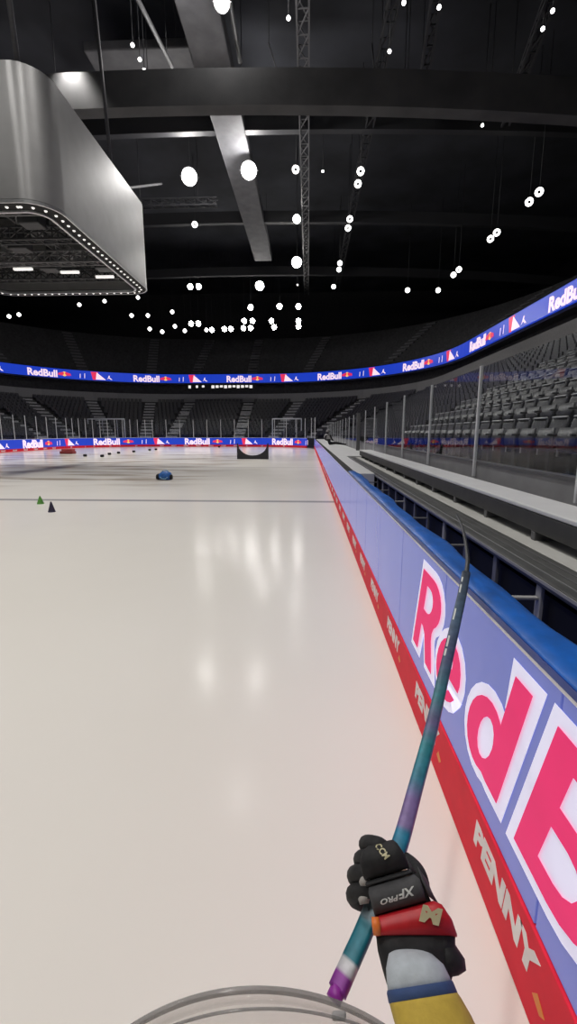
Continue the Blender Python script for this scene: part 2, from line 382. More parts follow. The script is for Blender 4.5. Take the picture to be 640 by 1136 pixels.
# ---------------------------------------------------------------- far boards with sponsor screen
L1 = YF - RC - Y0
far = empty('rink_board', (-13.3, YF, 0), 'blue sponsor dasher board curving round the far end of the ice', 'rink board')
def child(mb, name, mt, root, **k): return mb.build(name, mt, root, at=root.location, **k)
s0 = L1 + 4; s1 = plen(0) - 20
child(sweep([(0, .26), (.12, .26), (.12, 1.1), (0, 1.1)], 1.0, 0, s0, s1, True), 'display_panel', M['rib_blue'], far)
child(sweep([(-.015, 0), (.12, 0), (.12, .255), (-.015, .255)], 1.0, 0, s0, s1, True), 'kick_plate', M['kick'], far)
child(sweep([(-.02, 1.1), (.14, 1.1), (.14, 1.14), (-.02, 1.14)], 1.0, 0, s0, s1, True), 'cap_rail', M['white_hdpe'], far)
TX = {}
def sponsor(root, o, s, z, h, kind):
    if kind == 'text':
        v, f = text_mesh('RedBull', h * 1.32, h * .045); 
        child(slab((v, f), on_path(o, s, z + h * .02), .03), 'sponsor_lettering', M['rib_white'], root)
        return max(p[0] for p in v)
    if kind == 'emblem':
        k = h
        child(slab(([(.5 * k + .30 * k * math.cos(a), .5 * k + .30 * k * math.sin(a)) for a in [2 * math.pi * i / 14 for i in range(14)]], [tuple(range(14))]), on_path(o, s, z), .03), 'sun_disc', M['rib_yel'], root)
        for sg in (-1, 1):
            bull = [(.12, .30), (.34, .42), (.46, .62), (.40, .78), (.20, .80), (-.05, .72), (-.38, .66), (-.50, .30), (-.34, .44), (-.18, .26), (-.12, .42), (.04, .30)]
            q = [(.5 * k + sg * (.42 - x * .8) * k if sg > 0 else .5 * k - (.42 - x * .8) * k, y * k * .9) for x, y in bull]
            q = q if sg < 0 else q[::-1]
            child(slab(curve_mesh([q]), on_path(o, s, z, .03), .02), 'bull_emblem', M['rib_red'], root)
    if kind == 'flag':
        child(slab(([(0, 0), (.35 * h, h), (-.55 * h, h), (-.35 * h, 0)], [(0, 1, 2, 3)]), on_path(o, s, z), .02), 'red_flash', M['rib_red'], root)
        child(slab(([(.0, .05 * h), (1.25 * h, .05 * h), (.15 * h, .95 * h)], [(0, 1, 2)]), on_path(o, s, z, .02), .02), 'white_triangle', M['rib_white'], root)
        child(slab(curve_mesh([[(1.35 * h, .12 * h), (1.5 * h, .3 * h), (1.62 * h, .62 * h), (1.75 * h, .62 * h), (1.7 * h, .4 * h), (2.05 * h, .12 * h), (1.85 * h, .12 * h), (1.6 * h, .3 * h)]]), on_path(o, s, z), .02), 'skater_mark', M['rib_white'], root)
    if kind == 'bars':
        for i, (a, hh) in enumerate(((0, .7), (.35, .5), (.62, .8))):
            child(slab(([(a * h, .1 * h), ((a + .09) * h, .1 * h), ((a + .14) * h, hh * h), ((a + .05) * h, hh * h)], [(0, 1, 2, 3)]), on_path(o, s, z), .02), 'slash_mark', M['rib_navy'] if i == 1 else M['rib_white'], root)
sF = L1 + RC * math.pi / 2 + (XR - RC + 8.0)     # a flag at about x = -8
for k in range(-1, 5):
    s = sF + 11.3 * k
    if s0 + 8 < s < s1 - 1:
        sponsor(far, 0, s, .28, .80, 'flag'); sponsor(far, 0, s - 3.6, .28, .80, 'text'); sponsor(far, 0, s - 7.4, .28, .80, 'emblem'); sponsor(far, 0, s - 9.4, .28, .8, 'bars')
v, f = text_mesh('PENNY', .2, .006)
s = s0 + 3
mbp = MB(); fn = on_path(0, 0, .05, .016)
while s < s1:
    q = slab((v, f), on_path(0, s, .05, .016), .006); mbp.add(q.v, q.f); s += 1.6
o = child(mbp, 'kick_plate_lettering', M['kick_white'], far); o['kind'] = 'stuff'

# ribbon screen round the bowl
rib = empty('ribbon_screen', (-13.3, YF + 15.2, 9.5), 'long blue advertising ribbon screen wrapping the whole upper bowl', 'ribbon screen')
child(sweep([(15.2, 9.5), (15.42, 9.5), (15.42, 10.78), (15.2, 10.78)], 1.0, 15.2, 0, None, True), 'display_panel', M['rib_blue'], rib)
child(sweep([(15.15, 10.79), (15.44, 10.79), (15.44, 10.88), (15.15, 10.88)], 2, 15.2, 0, None, True), 'top_trim', M['black'], rib)
sR = L1 + (RC + 15.2) * math.pi / 2 + (XR - RC + 18.3)
for k in range(-7, 4):
    s = sR + 14.5 * k
    if 5 < s < plen(15.2) - 35:
        sponsor(rib, 15.2, s, 9.56, 1.15, 'flag'); sponsor(rib, 15.2, s - 5.4, 9.6, .98, 'text'); sponsor(rib, 15.2, s - 9.7, 9.57, 1.1, 'emblem'); sponsor(rib, 15.2, s - 12.3, 9.6, 1.0, 'bars')

# ---------------------------------------------------------------- near dasher board on the right
YB0 = -.6; YB1 = YF - RC + 3.5
nb = empty('rink_board', (XR, 3, 0), 'near dasher board with lilac screen, large pink lettering and red kick plate', 'rink board')
ss = -YB0
edges = [YB0] + [1.1 + i for i in range(0, 13)] + [16.1 + 4 * i for i in range(8)] + [YB1 - .02]
for a, b2 in zip(edges, edges[1:]):
    child(MB().box((XR, a + .004, .305), (XR + .05, b2 - .004, 1.066)), 'screen_panel', M['led'], nb, bevel=.003)
child(MB().box((XR + .01, YB0, .02), (XR + .045, YB1, 1.06)), 'backing_frame', M['seam'], nb)
child(MB().box((XR - .008, YB0, 0.002), (XR + .05, YB1, .30)), 'kick_plate', M['kick'], nb, bevel=.004)
child(MB().box((XR - .004, YB0, 1.068), (XR + .055, YB1, 1.082)), 'top_edge_strip', M['edge_white'], nb)
# big letters: local x runs towards the camera, cap height .52
def arc(cx, cy, rx, ry, a0, a1, n=10): return [(cx + rx * math.cos(math.radians(a0 + (a1 - a0) * i / n)), cy + ry * math.sin(math.radians(a0 + (a1 - a0) * i / n))) for i in range(n + 1)]
HT = .52
LET = {
 'R': [[(0, 0), (.115, 0), (.115, .36), (.15, .36)] + [(.20, .30), (.29, 0), (.415, 0), (.325, .33), (.315, .42)] + arc(.21, .72, .19, .28, -50, 90, 9) + [(0, 1)],
       arc(.175, .71, .085, .15, 90, -90, 8) + [(.115, .56), (.115, .86)]],
 'e': [[(.33, .28), (.335, .36)] + arc(.17, .335, .165, .325, 8, 330, 18) + [(.225, .17)] + arc(.175, .20, .055, .09, -20, -180, 5) + [(.12, .28)],
       [(.118, .40), (.125, .46)] + arc(.17, .47, .045, .09, 170, 10, 5) + [(.222, .40)]],
 'd': [[(.35, 0), (.35, 1), (.24, 1), (.24, .55)] + arc(.15, .31, .15, .32, 55, 292, 14) + [(.25, 0)],
       arc(.17, .31, .062, .19, 0, -345, 14)],
 'B': [[(0, 0)] + [(.2, 0)] + arc(.2, .28, .18, .28, -90, 62, 8) + arc(.19, .75, .165, .25, -45, 90, 8) + [(0, 1)],
       arc(.185, .72, .07, .12, 90, -90, 6) + [(.11, .60), (.11, .84)], arc(.19, .30, .08, .14, 90, -90, 6) + [(.11, .16), (.11, .44)]],
 'u': [[(0, .62), (0, .2)] + arc(.13, .18, .13, .19, 180, 300, 7) + [(.2, .04), (.2, 0), (.30, 0), (.30, .62), (.19, .62), (.19, .2)] + arc(.15, .2, .04, .06, 0, -180, 5) + [(.11, .62)]],
 'l': [[(0, 0), (.10, 0), (.10, 1), (0, 1)]],
}
POS = [('R', 0), ('e', .445), ('d', .91), ('B', 1.395), ('u', 1.82), ('l', 2.17), ('l', 2.32)]
YL = 2.64; ZL = .455
def lfn(lift):
    return lambda x, y, h: Vector((XR - lift - h, YL - x, ZL + y))
def place_l(loops, x0): return [[(x0 + x + .30 * y * HT, y * HT) for x, y in lp] for lp in loops]
def ccw(lp, want):
    a = sum(p[0] * q[1] - q[0] * p[1] for p, q in zip(lp, lp[1:] + lp[:1])); return lp if (a > 0) == want else lp[::-1]
def grow(lp, d):
    lp = ccw(lp, True); out = []; n = len(lp)
    lp = [p for i, p in enumerate(lp) if math.dist(p, lp[i - 1]) > 1e-4]; n = len(lp)
    for i in range(n):
        a, p, c = Vector(lp[i - 1]), Vector(lp[i]), Vector(lp[(i + 1) % n])
        e1 = (p - a).normalized(); e2 = (c - p).normalized(); n1_ = Vector((e1.y, -e1.x)); n2_ = Vector((e2.y, -e2.x))
        bi = n1_ + n2_
        if bi.length < .2: bi = n1_
        bi.normalize(); k = d / max(.55, bi.dot(n1_)); out.append(tuple(p + bi * k))
    return out
for i, (ch, x0) in enumerate(POS):
    lps = place_l(LET[ch], x0); lps = [ccw(lps[0], True)] + [ccw(q, False) for q in lps[1:]]
    child(slab(curve_mesh([grow(lps[0], .046)]), lfn(.0015 + .0006 * i), .001), 'letter_outline', M['led_white'], nb)
    child(slab(curve_mesh(lps), lfn(.0085), .001), 'letter', M['led_pink'], nb)
# kick plate lettering, one word after another
v, f = text_mesh('PENNY', .140, .0075, .12, .98); wv = max(p[0] for p in v)
v = [(p[0] * .50 / wv, p[1]) for p in v]
for i in range(24):
    yy = 1.535 + .985 * (i - 1)
    if yy > 22: break
    fn = lambda x, y, h, yy=yy: Vector((XR - .0085 - h, yy - x, .145 + y))
    child(slab((v, f), fn, .001), 'kick_lettering', M['kick_white'], nb)
    child(slab(([(.475, -.03), (.52, -.045), (.545, -.02), (.50, .005)], [(0, 1, 2, 3)]), fn, .001), 'orange_mark', M['kick_orange'], nb)

# ---------------------------------------------------------------- players' bench side on the right
# blue vinyl cover over the gap
mb = MB(); ny = 60; v = []; f = []
for i in range(ny + 1):
    y = -.6 + 8.1 * i / ny
    wob = .012 * math.sin(y * 3.1) + .010 * math.sin(y * 7.3 + 1) + random.uniform(-.004, .004)
    wob += -.145 + .16 * (1 / (1 + math.exp((y - 1.12) * 7)))
    pr = [(XR - .002, 1.084), (XR - .004, 1.10), (XR + .008, 1.112), (XR + .06, 1.116 + .004 * math.sin(y * 5)), (XR + .09 + wob * .1, 1.112 + .005 * math.sin(y * 4 + 2)),
          (XR + .22 + wob * .75, 1.108 + .008 * math.sin(y * 6)), (XR + .285 + wob, 1.10), (XR + .29 + wob, 1.05), (XR + .27 + wob, 1.04), (XR + .02, 1.084)]
    v += [Vector((x, y, z)) for x, z in pr]
n = 10
for i in range(ny):
    for k in range(n): f.append((i * n + k, i * n + (k + 1) % n, (i + 1) * n + (k + 1) % n, (i + 1) * n + k))
f += [tuple(range(n)), tuple(ny * n + k for k in range(n))]
cov = empty('blue_cover', (XR + .15, 3.4, 1.05), 'bright blue vinyl cover laid along the top of the near board', 'cover')
child(MB().add(v, f, True), 'cover_sheet', M['blue_pad'], cov)
child(MB().box((XR - .007, -.6, 1.083), (XR - .003, 7.45, 1.108)), 'front_hem', M['blue_edge'], cov)
# added floor mass below, its black colour standing in for shade in the gap
struct(MB().box((1.20, -1.2, 0), (2.0, 13.2, .95)).build('bench_plinth', M['black']))
struct(MB().box((XR + .06, -1.2, 0), (1.16, 7.5, .35)).build('bench_gap_floor', M['black']))
# white platform past the benches
struct(MB().box((XR + .06, 7.5, 0), (1.13, 13.2, 1.07)).build('platform', M['white_hdpe'], bevel=.01))
struct(MB().box((XR + .06, 13.22, 0), (2.0, YF - RC, 1.07)).build('platform', M['white_hdpe'], bevel=.01))
tag(MB().box((XR - .006, 7.52, 1.084), (XR + .10, YB1 - 3.5, 1.106)).build('cap_rail', M['black'], at=(XR + .05, 25, 1.084), bevel=.005), 'thin black cap rail along the board top past the blue cover', 'rail') if False else None
child(MB().box((XR - .006, 7.52, 1.083), (XR + .10, YB1 - 3.6, 1.105)), 'black_cap_rail', M['black'], nb)
# ledge with brackets
lg = empty('ledge', (1.26, 6, 1.0), 'dark grey ribbed ledge running behind the blue cover', 'ledge')
child(MB().box((1.14, -1, 1.005), (1.385, 12.9, 1.05)), 'ledge_plank', M['dkgrey'], lg, bevel=.012)
for x in (1.20, 1.26, 1.32):
    child(MB().box((x, -1, 1.0505), (x + .008, 12.9, 1.0535)), 'rib', M['alum'] if x < 1.23 else M['rig2'], lg)
child(MB().box((1.134, -1, 1.03), (1.139, 12.9, 1.046)), 'front_lip', M['parapet'], lg)
for i in range(24):
    y = .55 + .52 * i
    mbk = MB().box((1.15, y, .70), (1.17, y + .05, 1.0)).box((1.13, y, .70), (1.17, y + .05, .72)).box((1.15, y, .99), (1.2, y + .05, 1.004))
    if i % 2: mbk.box((.99, y + .01, .93), (1.15, y + .04, .945))
    child(mbk, 'bracket', M['rig2'] if i % 3 else M['parapet'], lg, bevel=.004)
# pale under-bench floor
tag(MB().box((1.39, -1, .96), (1.78, 13.0, 1.045)).build('under_bench_panel', M['pale'], at=(1.6, 6, .96), bevel=.006), 'pale grey panel showing under the bench behind the ledge', 'panel')
bn = empty('bench', (1.66, 6, 1.05), 'long players bench with white top and dark front face', 'bench')
child(MB().box((1.50, -1, 1.105), (1.535, 13.0, 1.228)), 'front_face', M['benchface'], bn, bevel=.006)
child(MB().box((1.497, -1, 1.23), (1.815, 13.05, 1.262)), 'seat_top', M['white_hdpe'], bn, bevel=.008)
for i in range(17):
    y = -.3 + .80 * i
    child(MB().box((1.50, y, 1.045), (1.78, y + .05, 1.105)).box((1.57, y, 1.105), (1.62, y + .05, 1.23)), 'leg', M['rig2'], bn, bevel=.004)
struct(MB().box((1.79, -1.2, .9), (2.035, 13.1, 1.08)).build('trim_2', M['navy_gap']))
struct(MB().box((2.05, -1.5, 0), (2.13, YF - RC, 1.385)).build('wall_rink', M['wallgrey']))
struct(MB().box((2.035, -1.5, 1.387), (2.145, YF - RC, 1.41)).build('trim_3', M['rig2']))

# glass along the right
def glass_section(name, a, b2, z0, z1, label, group, post_w=.030, post_d=.034, ends=1, pz0=None, thick=.012):
    a = Vector(a); b2 = Vector(b2); t = empty(name, (*a.xy, z0), label, 'glass panel', group)
    d = (b2 - a).normalized(); L_ = (b2 - a).length; zz = Vector((0, 0, 1))
    g = a + d * (post_w / 2 + .004); h = b2 - d * (post_w / 2 + .004)
    mbx = MB().bar(g + zz * (z0 + z1) / 2, h + zz * (z0 + z1) / 2, thick, z1 - z0 - .02); child(mbx, 'pane', M['glass'], t)
    p0 = a + zz * (pz0 if pz0 is not None else z0)
    child(MB().bar(p0, a + zz * (z1 + .02), post_d, post_w, up=d), 'post', M['post'], t, bevel=.004)
    if ends > 1: child(MB().bar(b2 + zz * (pz0 if pz0 is not None else z0), b2 + zz * (z1 + .02), post_d, post_w, up=d), 'post', M['post'], t, bevel=.004)
    return t
yy = 1.28; i = 0
PY = [1.27, 3.36, 5.45, 7.54, 9.63, 11.72, 13.81, 16.0, 18.1, 20.2, 22.3, 24.4, 26.5, 28.6, 30.7, 32.8, 34.9, 37, 39.1, 41.2, 43.3, 45.4, 47.4]
for i, (a, b2) in enumerate(zip(PY, PY[1:])):
    glass_section('glass_panel', (2.02, a, 0), (2.02, b2, 0), 1.412, 2.50, 'clear spectator glass panel over the grey wall behind bench, %s from near end' % nth(i), 'glass behind the bench',
                  ends=2 if i == len(PY) - 2 else 1, pz0=1.225 if a < 13 else 1.09)
# thick dark gate post on the platform
tag(MB().box((1.86, 17.3, 1.07), (2.0, 17.45, 2.5)).build('gate_post', M['rig2'], at=(1.93, 17.37, 1.07), bevel=.01), 'thick grey gate post standing at the end of the platform glass', 'post')

# end glass round the far boards
sE = L1 + 1.0; ends_ = []
s = sE
i = 0
while s < plen(0) - 22:
    dx = 1.75
    p, _, _ = path(.09, s)
    if -27.5 < p.x < -19.5 and p.y > 50: dx = .9
    q, _, _ = path(.09, s + dx)
    glass_section('end_glass_panel', p, q, 1.145, 3.35, 'tall end glass panel with thin post behind the far board, %s counted from the right' % nth(i), 'end glass behind the far boards', .055, .06, thick=.015)
    s += dx; i += 1
# two white framed gates in the end glass
for (x0, x1), lab in ((( -4.6, -.9), 'white framed gate in the right end glass, two rails across'), ((-28.6, -23.8), 'white framed gate behind the left far board, two rails across')):
    y = 57.2 if x0 > -10 else 56.9
    g = empty('rink_gate', ((x0 + x1) / 2, y, 0), lab, 'gate')
    for x in (x0, x1): child(MB().box((x - .06, y, 0), (x + .06, y + .1, 3.55)), 'upright', M['post'], g)
    child(MB().box((x0, y, 3.42), (x1, y + .1, 3.57)), 'top_rail', M['post'], g)
    child(MB().box((x0, y + .02, 2.3), (x1, y + .08, 2.4)), 'mid_rail', M['rig2'], g)
    for k in range(1, 5): child(MB().box((x0 + (x1 - x0) * k / 5 - .03, y + .02, 0), (x0 + (x1 - x0) * k / 5 + .03, y + .08, 3.42)), 'bar', M['rig2'] if k % 2 else M['post'], g)

# ---------------------------------------------------------------- seats
# folded tip-up seat, faces -X, origin on the tread under its back
st = empty('arena_seat', (0, 0, -50), 'seat', 'seat', 'grey folding seats behind the bench glass')
bk = MB(); prof = []
secs = []
for t in range(9):
    z = .40 + .48 * t / 8; x = .08 + .10 * ((z - .40) / .48); wdt = .235 - .03 * max(0, (t - 6) / 2) ** 2
    secs.append((Vector((x, 0, z)), Vector((0, wdt, 0)), Vector((.022, 0, 0))))
bk.loft(secs, 16, 5).build('backrest', M['seat'], st)
MB().loft([(Vector((.155, 0, .872)), Vector((0, .20, 0)), Vector((.03, 0, 0))), (Vector((.163, 0, .888)), Vector((0, .205, 0)), Vector((.03, 0, 0))), (Vector((.165, 0, .898)), Vector((0, .19, 0)), Vector((.018, 0, 0)))], 16, 4).build('top_edge', M['seat_edge'], st)  # pale rim: the highlight along the seat top put into colour
MB().loft([(Vector((-.02, 0, .40)), Vector((0, .215, 0)), Vector((.035, 0, 0))), (Vector((-.035, 0, .55)), Vector((0, .225, 0)), Vector((.045, 0, 0))), (Vector((-.01, 0, .72)), Vector((0, .215, 0)), Vector((.03, 0, 0)))], 16, 4).build('seat_pan', M['seat'], st)
for sg in (-1, 1):
    MB().box((-.16, sg * .262 - .02, .60), (.12, sg * .262 + .02, .635)).box((.02, sg * .262 - .018, .30), (.10, sg * .262 + .018, .60)).build('armrest', M['seat_edge'] if sg < 0 else M['seat'], st, bevel=.006)
MB().box((.03, -.05, 0), (.10, .05, .42)).box((.02, -.24, .36), (.11, .24, .41)).build('pedestal', M['rig'], st, bevel=.005)
first = True; NS = 25
for r in range(NROW):
    for j in range(NS):
        y = 3.0 + .57 * j; loc = (XR + 2.35 + .9 * r + .62, y, 1.1 + .44 * r)
        lab = 'grey folding seat behind bench glass, %s row up, %s from the near end' % (nth(r), nth(j))
        if first: st.location = loc; st['label'] = lab; first = False; o = st
        else: o = dup(st, loc, (0, 0, 0), lab)
# the remaining rows of the bowl
mb = MB()
def simple_seat(p, n, t, z):
    c = p + Vector((0, 0, z))
    for (d0, d1, z0, z1, hw) in ((.06, .13, .42, .88, .23), (-.10, .03, .40, .68, .22)):
        v = [c - n * dd + t * ww + Vector((0, 0, zz)) for zz in (z0, z1) for dd, ww in ((d0, -hw), (d1, -hw), (d1, hw), (d0, hw))]
        mb.add(v, [(0, 3, 2, 1), (4, 5, 6, 7), (0, 1, 5, 4), (1, 2, 6, 5), (2, 3, 7, 6), (3, 0, 4, 7)])
for r in range(NROW):
    o = 2.35 + .9 * r + .62; s = 17.5 + Y0 * -1
    while s < plen(o) - 18:
        p, n, t = path(o, s); ok = True
        if p.y > 45 or p.x < 0:
            for kind, vv in AIS:
                if kind == 'st': ok &= not (p.y > YF and abs(p.x - vv) < 1.0)
                else:
                    c = CR if kind == 'R' else CL; d = p - c; a = math.radians(vv)
                    ok &= not (d.length > 5 and abs(d.x * -math.sin(a) + d.y * math.cos(a)) < 1.0 and d.dot(Vector((math.cos(a), math.sin(a), 0))) > 0 and d.length < RC + 20)
        if ok: simple_seat(p, n, t, 1.1 + .44 * r)
        s += .57
o = mb.build('arena_seats', M['seat'], at=(-13, 60, 1)); tag(o, 'rows of dark empty seats filling the far bowl behind the end glass', 'seats', kind='stuff')

# ---------------------------------------------------------------- scoreboard
SX1 = -8.5; SX0 = -17.0; SY0 = 15.5; SY1 = 25.2; SZ0 = 9.15; SZ1 = 13.15; SR = 1.05
def rr_poly(x0, y0, x1, y1, r, n=8):
    out = []
    for cx, cy, a in ((x1 - r, y0 + r, -90), (x1 - r, y1 - r, 0), (x0 + r, y1 - r, 90), (x0 + r, y0 + r, 180)):
        out += arc(cx, cy, r, r, a, a + 90, n)
    return out
sb = empty('scoreboard', ((SX0 + SX1) / 2, (SY0 + SY1) / 2, SZ0), 'large grey rounded box scoreboard hanging over the ice, top left', 'scoreboard')
def ring(poly_o, poly_i, z0, z1):
    n = len(poly_o); v = [(x, y, z) for z in (z0, z1) for pl in (poly_o, poly_i) for x, y in pl]; f = []
    for k in range(n):
        j = (k + 1) % n
        f += [(k, j, 2 * n + j, 2 * n + k), (n + k, 3 * n + k, 3 * n + j, n + j), (k, n + k, n + j, j), (2 * n + k, 2 * n + j, 3 * n + j, 3 * n + k)]
    return MB().add(v, f, False)
mscr = mat('switched_off_screen', (.60, .60, .60), .34, .8, scale=1.5, var=.05)
po = rr_poly(SX0, SY0, SX1, SY1, SR); pi_ = rr_poly(SX0 + .3, SY0 + .3, SX1 - .3, SY1 - .3, SR - .3)
o = child(ring(po, pi_, SZ0 + .12, SZ1), 'screen_shell', mscr, sb)
for p_ in o.data.polygons: p_.use_smooth = abs(p_.normal.z) < .3
o.modifiers.new('split', 'EDGE_SPLIT').split_angle = math.radians(30)
child(ring(rr_poly(SX0 + .04, SY0 + .04, SX1 - .04, SY1 - .04, SR), rr_poly(SX0 + .5, SY0 + .5, SX1 - .5, SY1 - .5, SR - .4), SZ0, SZ0 + .115), 'bottom_frame', M['black'], sb)
child(ring(rr_poly(SX0 - .01, SY0 - .01, SX1 + .01, SY1 + .01, SR), rr_poly(SX0 + .035, SY0 + .035, SX1 - .035, SY1 - .035, SR), SZ0 + .0, SZ0 + .10), 'outer_trim', M['alum'], sb)
child(ring(rr_poly(SX0 + .5, SY0 + .5, SX1 - .5, SY1 - .5, SR - .4), rr_poly(SX0 + .58, SY0 + .58, SX1 - .58, SY1 - .58, SR - .45), SZ0 - .06, SZ0 + .06), 'inner_trim', M['alum'], sb)
child(MB().prism(rr_poly(SX0 + .3, SY0 + .3, SX1 - .3, SY1 - .3, SR - .3), SZ1 - .3, SZ1 - .15, lambda x, y, h: (x, y, h)), 'top_deck', M['rig'], sb)
# bulbs round the frame
pm = rr_poly(SX0 + .27, SY0 + .27, SX1 - .27, SY1 - .27, SR - .2, 12); acc = 0; nxt = 0; bulbs = 0
for a, c in zip(pm, pm[1:] + pm[:1]):
    ln = math.dist(a, c)
    while nxt <= acc + ln and bulbs < 96:
        t = (nxt - acc) / ln; x = a[0] + (c[0] - a[0]) * t; y = a[1] + (c[1] - a[1]) * t
        child(MB().lathe([(0.001, -.04), (.035, -.036), (.055, -.01), (.055, .02)], 8, (x, y, SZ0)), 'bulb', M['bulb'], sb); nxt += .38; bulbs += 1
    acc += ln
def truss_mb(p0, p1, sz=.5, n=8, r=.035):
    p0 = Vector(p0); p1 = Vector(p1); d = (p1 - p0).normalized(); u = Vector((0, 0, 1)) if abs(d.z) < .9 else Vector((1, 0, 0))
    x = d.cross(u).normalized() * sz / 2; y = x.cross(d).normalized() * sz / 2; mb = MB()
    co = [x + y, x - y, -x - y, -x + y]
    for c in co: mb.bar(p0 + c, p1 + c, 2 * r, 2 * r)
    for k in range(n):
        a = p0 + (p1 - p0) * k / n; b_ = p0 + (p1 - p0) * (k + 1) / n
        for q in range(4):
            mb.bar(a + co[q], b_ + co[(q + 1) % 4], 1.3 * r, 1.3 * r); mb.bar(a + co[q], a + co[(q + 1) % 4], 1.2 * r, 1.2 * r)
    return mb
for y in (16.8, 19.2, 21.6, 23.8): child(truss_mb((SX0 + .7, y, SZ0 + .55), (SX1 - .7, y, SZ0 + .55), .45, 12), 'inner_truss', M['rig2'] if y in (16.8, 21.6) else M['rig'], sb)
for x in (-15.5, -13.6, -11.6, -10): child(truss_mb((x, SY0 + .7, SZ0 + 1.1), (x, SY1 - .7, SZ0 + 1.1), .4, 12), 'inner_truss', M['rig2'], sb)
for x, y in ((-14.8, 18.2), (-12.5, 20.2), (-10.6, 18), (-12.6, 22.6), (-15.6, 22.4), (-9.9, 22.6)):
    child(MB().box((x - .4, y - .3, SZ0 + .35), (x + .4, y + .3, SZ0 + 1.0)).box((x - .1, y - .1, SZ0 + 1), (x + .1, y + .1, SZ0 + 3.6)), 'speaker_cabinet', M['rig'], sb, bevel=.04)
for x, y in ((-13.6, 22), (-11.6, 22.5), (-10.2, 23.2), (-15.9, 20.6), (-14.4, 18.6)): child(MB().box((x - .45, y - .06, SZ0 + .2), (x + .45, y + .06, SZ0 + .3)), 'light_bar', M['bulb'], sb)
for x, y in ((-9.6, 16.4), (-15.9, 16.4), (-9.6, 23.6), (-15.9, 23.6)):
    child(MB().tube([(x, y, SZ1 - .3), (x + (.5 if x < -12 else -.5), y, 24)], .09, 8), 'hanging_cable', M['rig2'], sb)

# ---------------------------------------------------------------- roof steel and rig
def rod(p):
    struct(MB().tube([p, (p[0], p[1], 30.99)], .03, 5).build('hanger_rod', M['rig'], at=p))
def thing(mb, name, mt, at, label, cat, **k):
    if name in ('lighting_truss', 'roof_truss', 'air_duct', 'lit_deck_panel', 'rig_pipe', 'tube_light'):
        ax = 0 if max(q.x for q in mb.v) - min(q.x for q in mb.v) > max(q.y for q in mb.v) - min(q.y for q in mb.v) else 1
        lo = min(mb.v, key=lambda q: q[ax]); hi = max(mb.v, key=lambda q: q[ax])
        for t_ in (.12, .5, .88):
            q = lo.lerp(hi, t_); near = [v_ for v_ in mb.v if abs(v_[ax] - q[ax]) < 2.5] or mb.v
            rod(Vector((q.x, q.y, max(v_.z for v_ in near) - .02)) if abs(lo.z - hi.z) < .6 else q)
    return tag(mb.build(name, mt, at=at, **k), label, cat, k.get('group'))
# arched girder across the hall
def arch(name, y, zc, drop, h, dep, mt, label):
    v = []; f = []; n = 28
    for i in range(n + 1):
        x = -62 + 105 * i / n; z = zc - drop * ((x + 10) / 52) ** 2
        v += [(x, y, z), (x, y + dep, z), (x, y + dep, z + h), (x, y, z + h)]
    for i in range(n):
        for k in range(4): f.append((i * 4 + k, i * 4 + (k + 1) % 4, i * 4 + 4 + (k + 1) % 4, i * 4 + 4 + k))
    f += [(0, 1, 2, 3), (n * 4, n * 4 + 1, n * 4 + 2, n * 4 + 3)]
    o = MB().add(v, f).build(name, mt, at=(-10, y, zc)); return tag(o, label, 'girder')
GB = aty(345, 112, 27).z; GT = aty(345, 70, 27).z
arch('roof_girder', 27.0, GB, 5.0, GT - GB, .8, M['band'], 'broad pale grey arched girder crossing the ceiling above the near lamps')
arch('roof_girder', 39.5, 25.4, 2.5, 1.2, .6, M['rig'], 'slim dark arched girder crossing behind the pale one')
arch('roof_girder', 55.0, 25.4, 2.5, 1.2, .6, M['rig'], 'third dark girder crossing the ceiling over the far end of the ice')
arch('roof_girder', 72.0, 25.4, 2.5, 1.2, .6, M['rig'], 'farthest dark girder crossing the ceiling behind the small lamps')
thing(MB().box((-7.6, 20, 25.2), (-5.2, 66, 26.2)), 'air_duct', M['duct'], (-6.4, 43, 25.2), 'wide grey air duct running down the ceiling left of the centre', 'duct', bevel=.08)
thing(MB().box((atz(100, 70, 27.5).x, atz(160, 125, 27.5).y - 6, 27.5), (atz(215, 70, 27.5).x, atz(160, 125, 27.5).y + 1, 28.1)), 'lit_deck_panel', M['duct'], (-10, 22, 27.5), 'large flat grey panel standing for lit ceiling deck above the scoreboard', 'panel', bevel=.1)  # lit patch of ceiling deck, its lighter tone put into a grey panel
thing(truss_mb((-.5, 14, 25.2), (-.5, 80, 25.2), .7, 40, .05), 'lighting_truss', M['rig2'], (-.5, 14, 25.2), 'long lighting truss running down the middle of the ceiling', 'truss')
thing(truss_mb((4.6, 14, 25.6), (4.6, 80, 25.6), .6, 36, .05), 'lighting_truss', M['rig'], (4.6, 14, 25.6), 'dark lighting truss right of the middle one', 'truss')
thing(truss_mb((-19, 33.6, 24.75), (-2.6, 33.6, 24.75), .6, 18, .06), 'lighting_truss', M['rig2'], (-10, 33.6, 24.9), 'cross truss carrying the two largest floodlights', 'truss')
thing(truss_mb((-24, 47, 23.8), (-9, 47, 23.8), .6, 14, .05), 'lighting_truss', M['rig'], (-16, 47, 23.8), 'short dark cross truss right of the scoreboard', 'truss')
thing(MB().tube([(-10.5, 19, 25), (-8.6, 33, 24.4)], .13, 8), 'rig_pipe', M['rig2'], (-9.5, 26, 24.7), 'slanting grey pipe beside the duct above the big lamps', 'pipe')
thing(MB().tube([(-4.6, 14, 26.6), (-4.6, 33, 25.4)], .14, 8), 'rig_pipe', M['rig2'], (-4.6, 22, 25.8), 'bright straight grey pipe running up the ceiling right of the duct', 'pipe')
thing(MB().tube([(-17, 37, 20), (-21, 44, 24)], .10, 8).tube([(-17, 37, 20), (-13.5, 44, 24)], .10, 8).tube([(-17, 37, 20), (-16, 44, 16.5)], .10, 8), 'brace', M['rig2'], (-17, 40, 20), 'grey branching brace rods right of the scoreboard', 'brace')
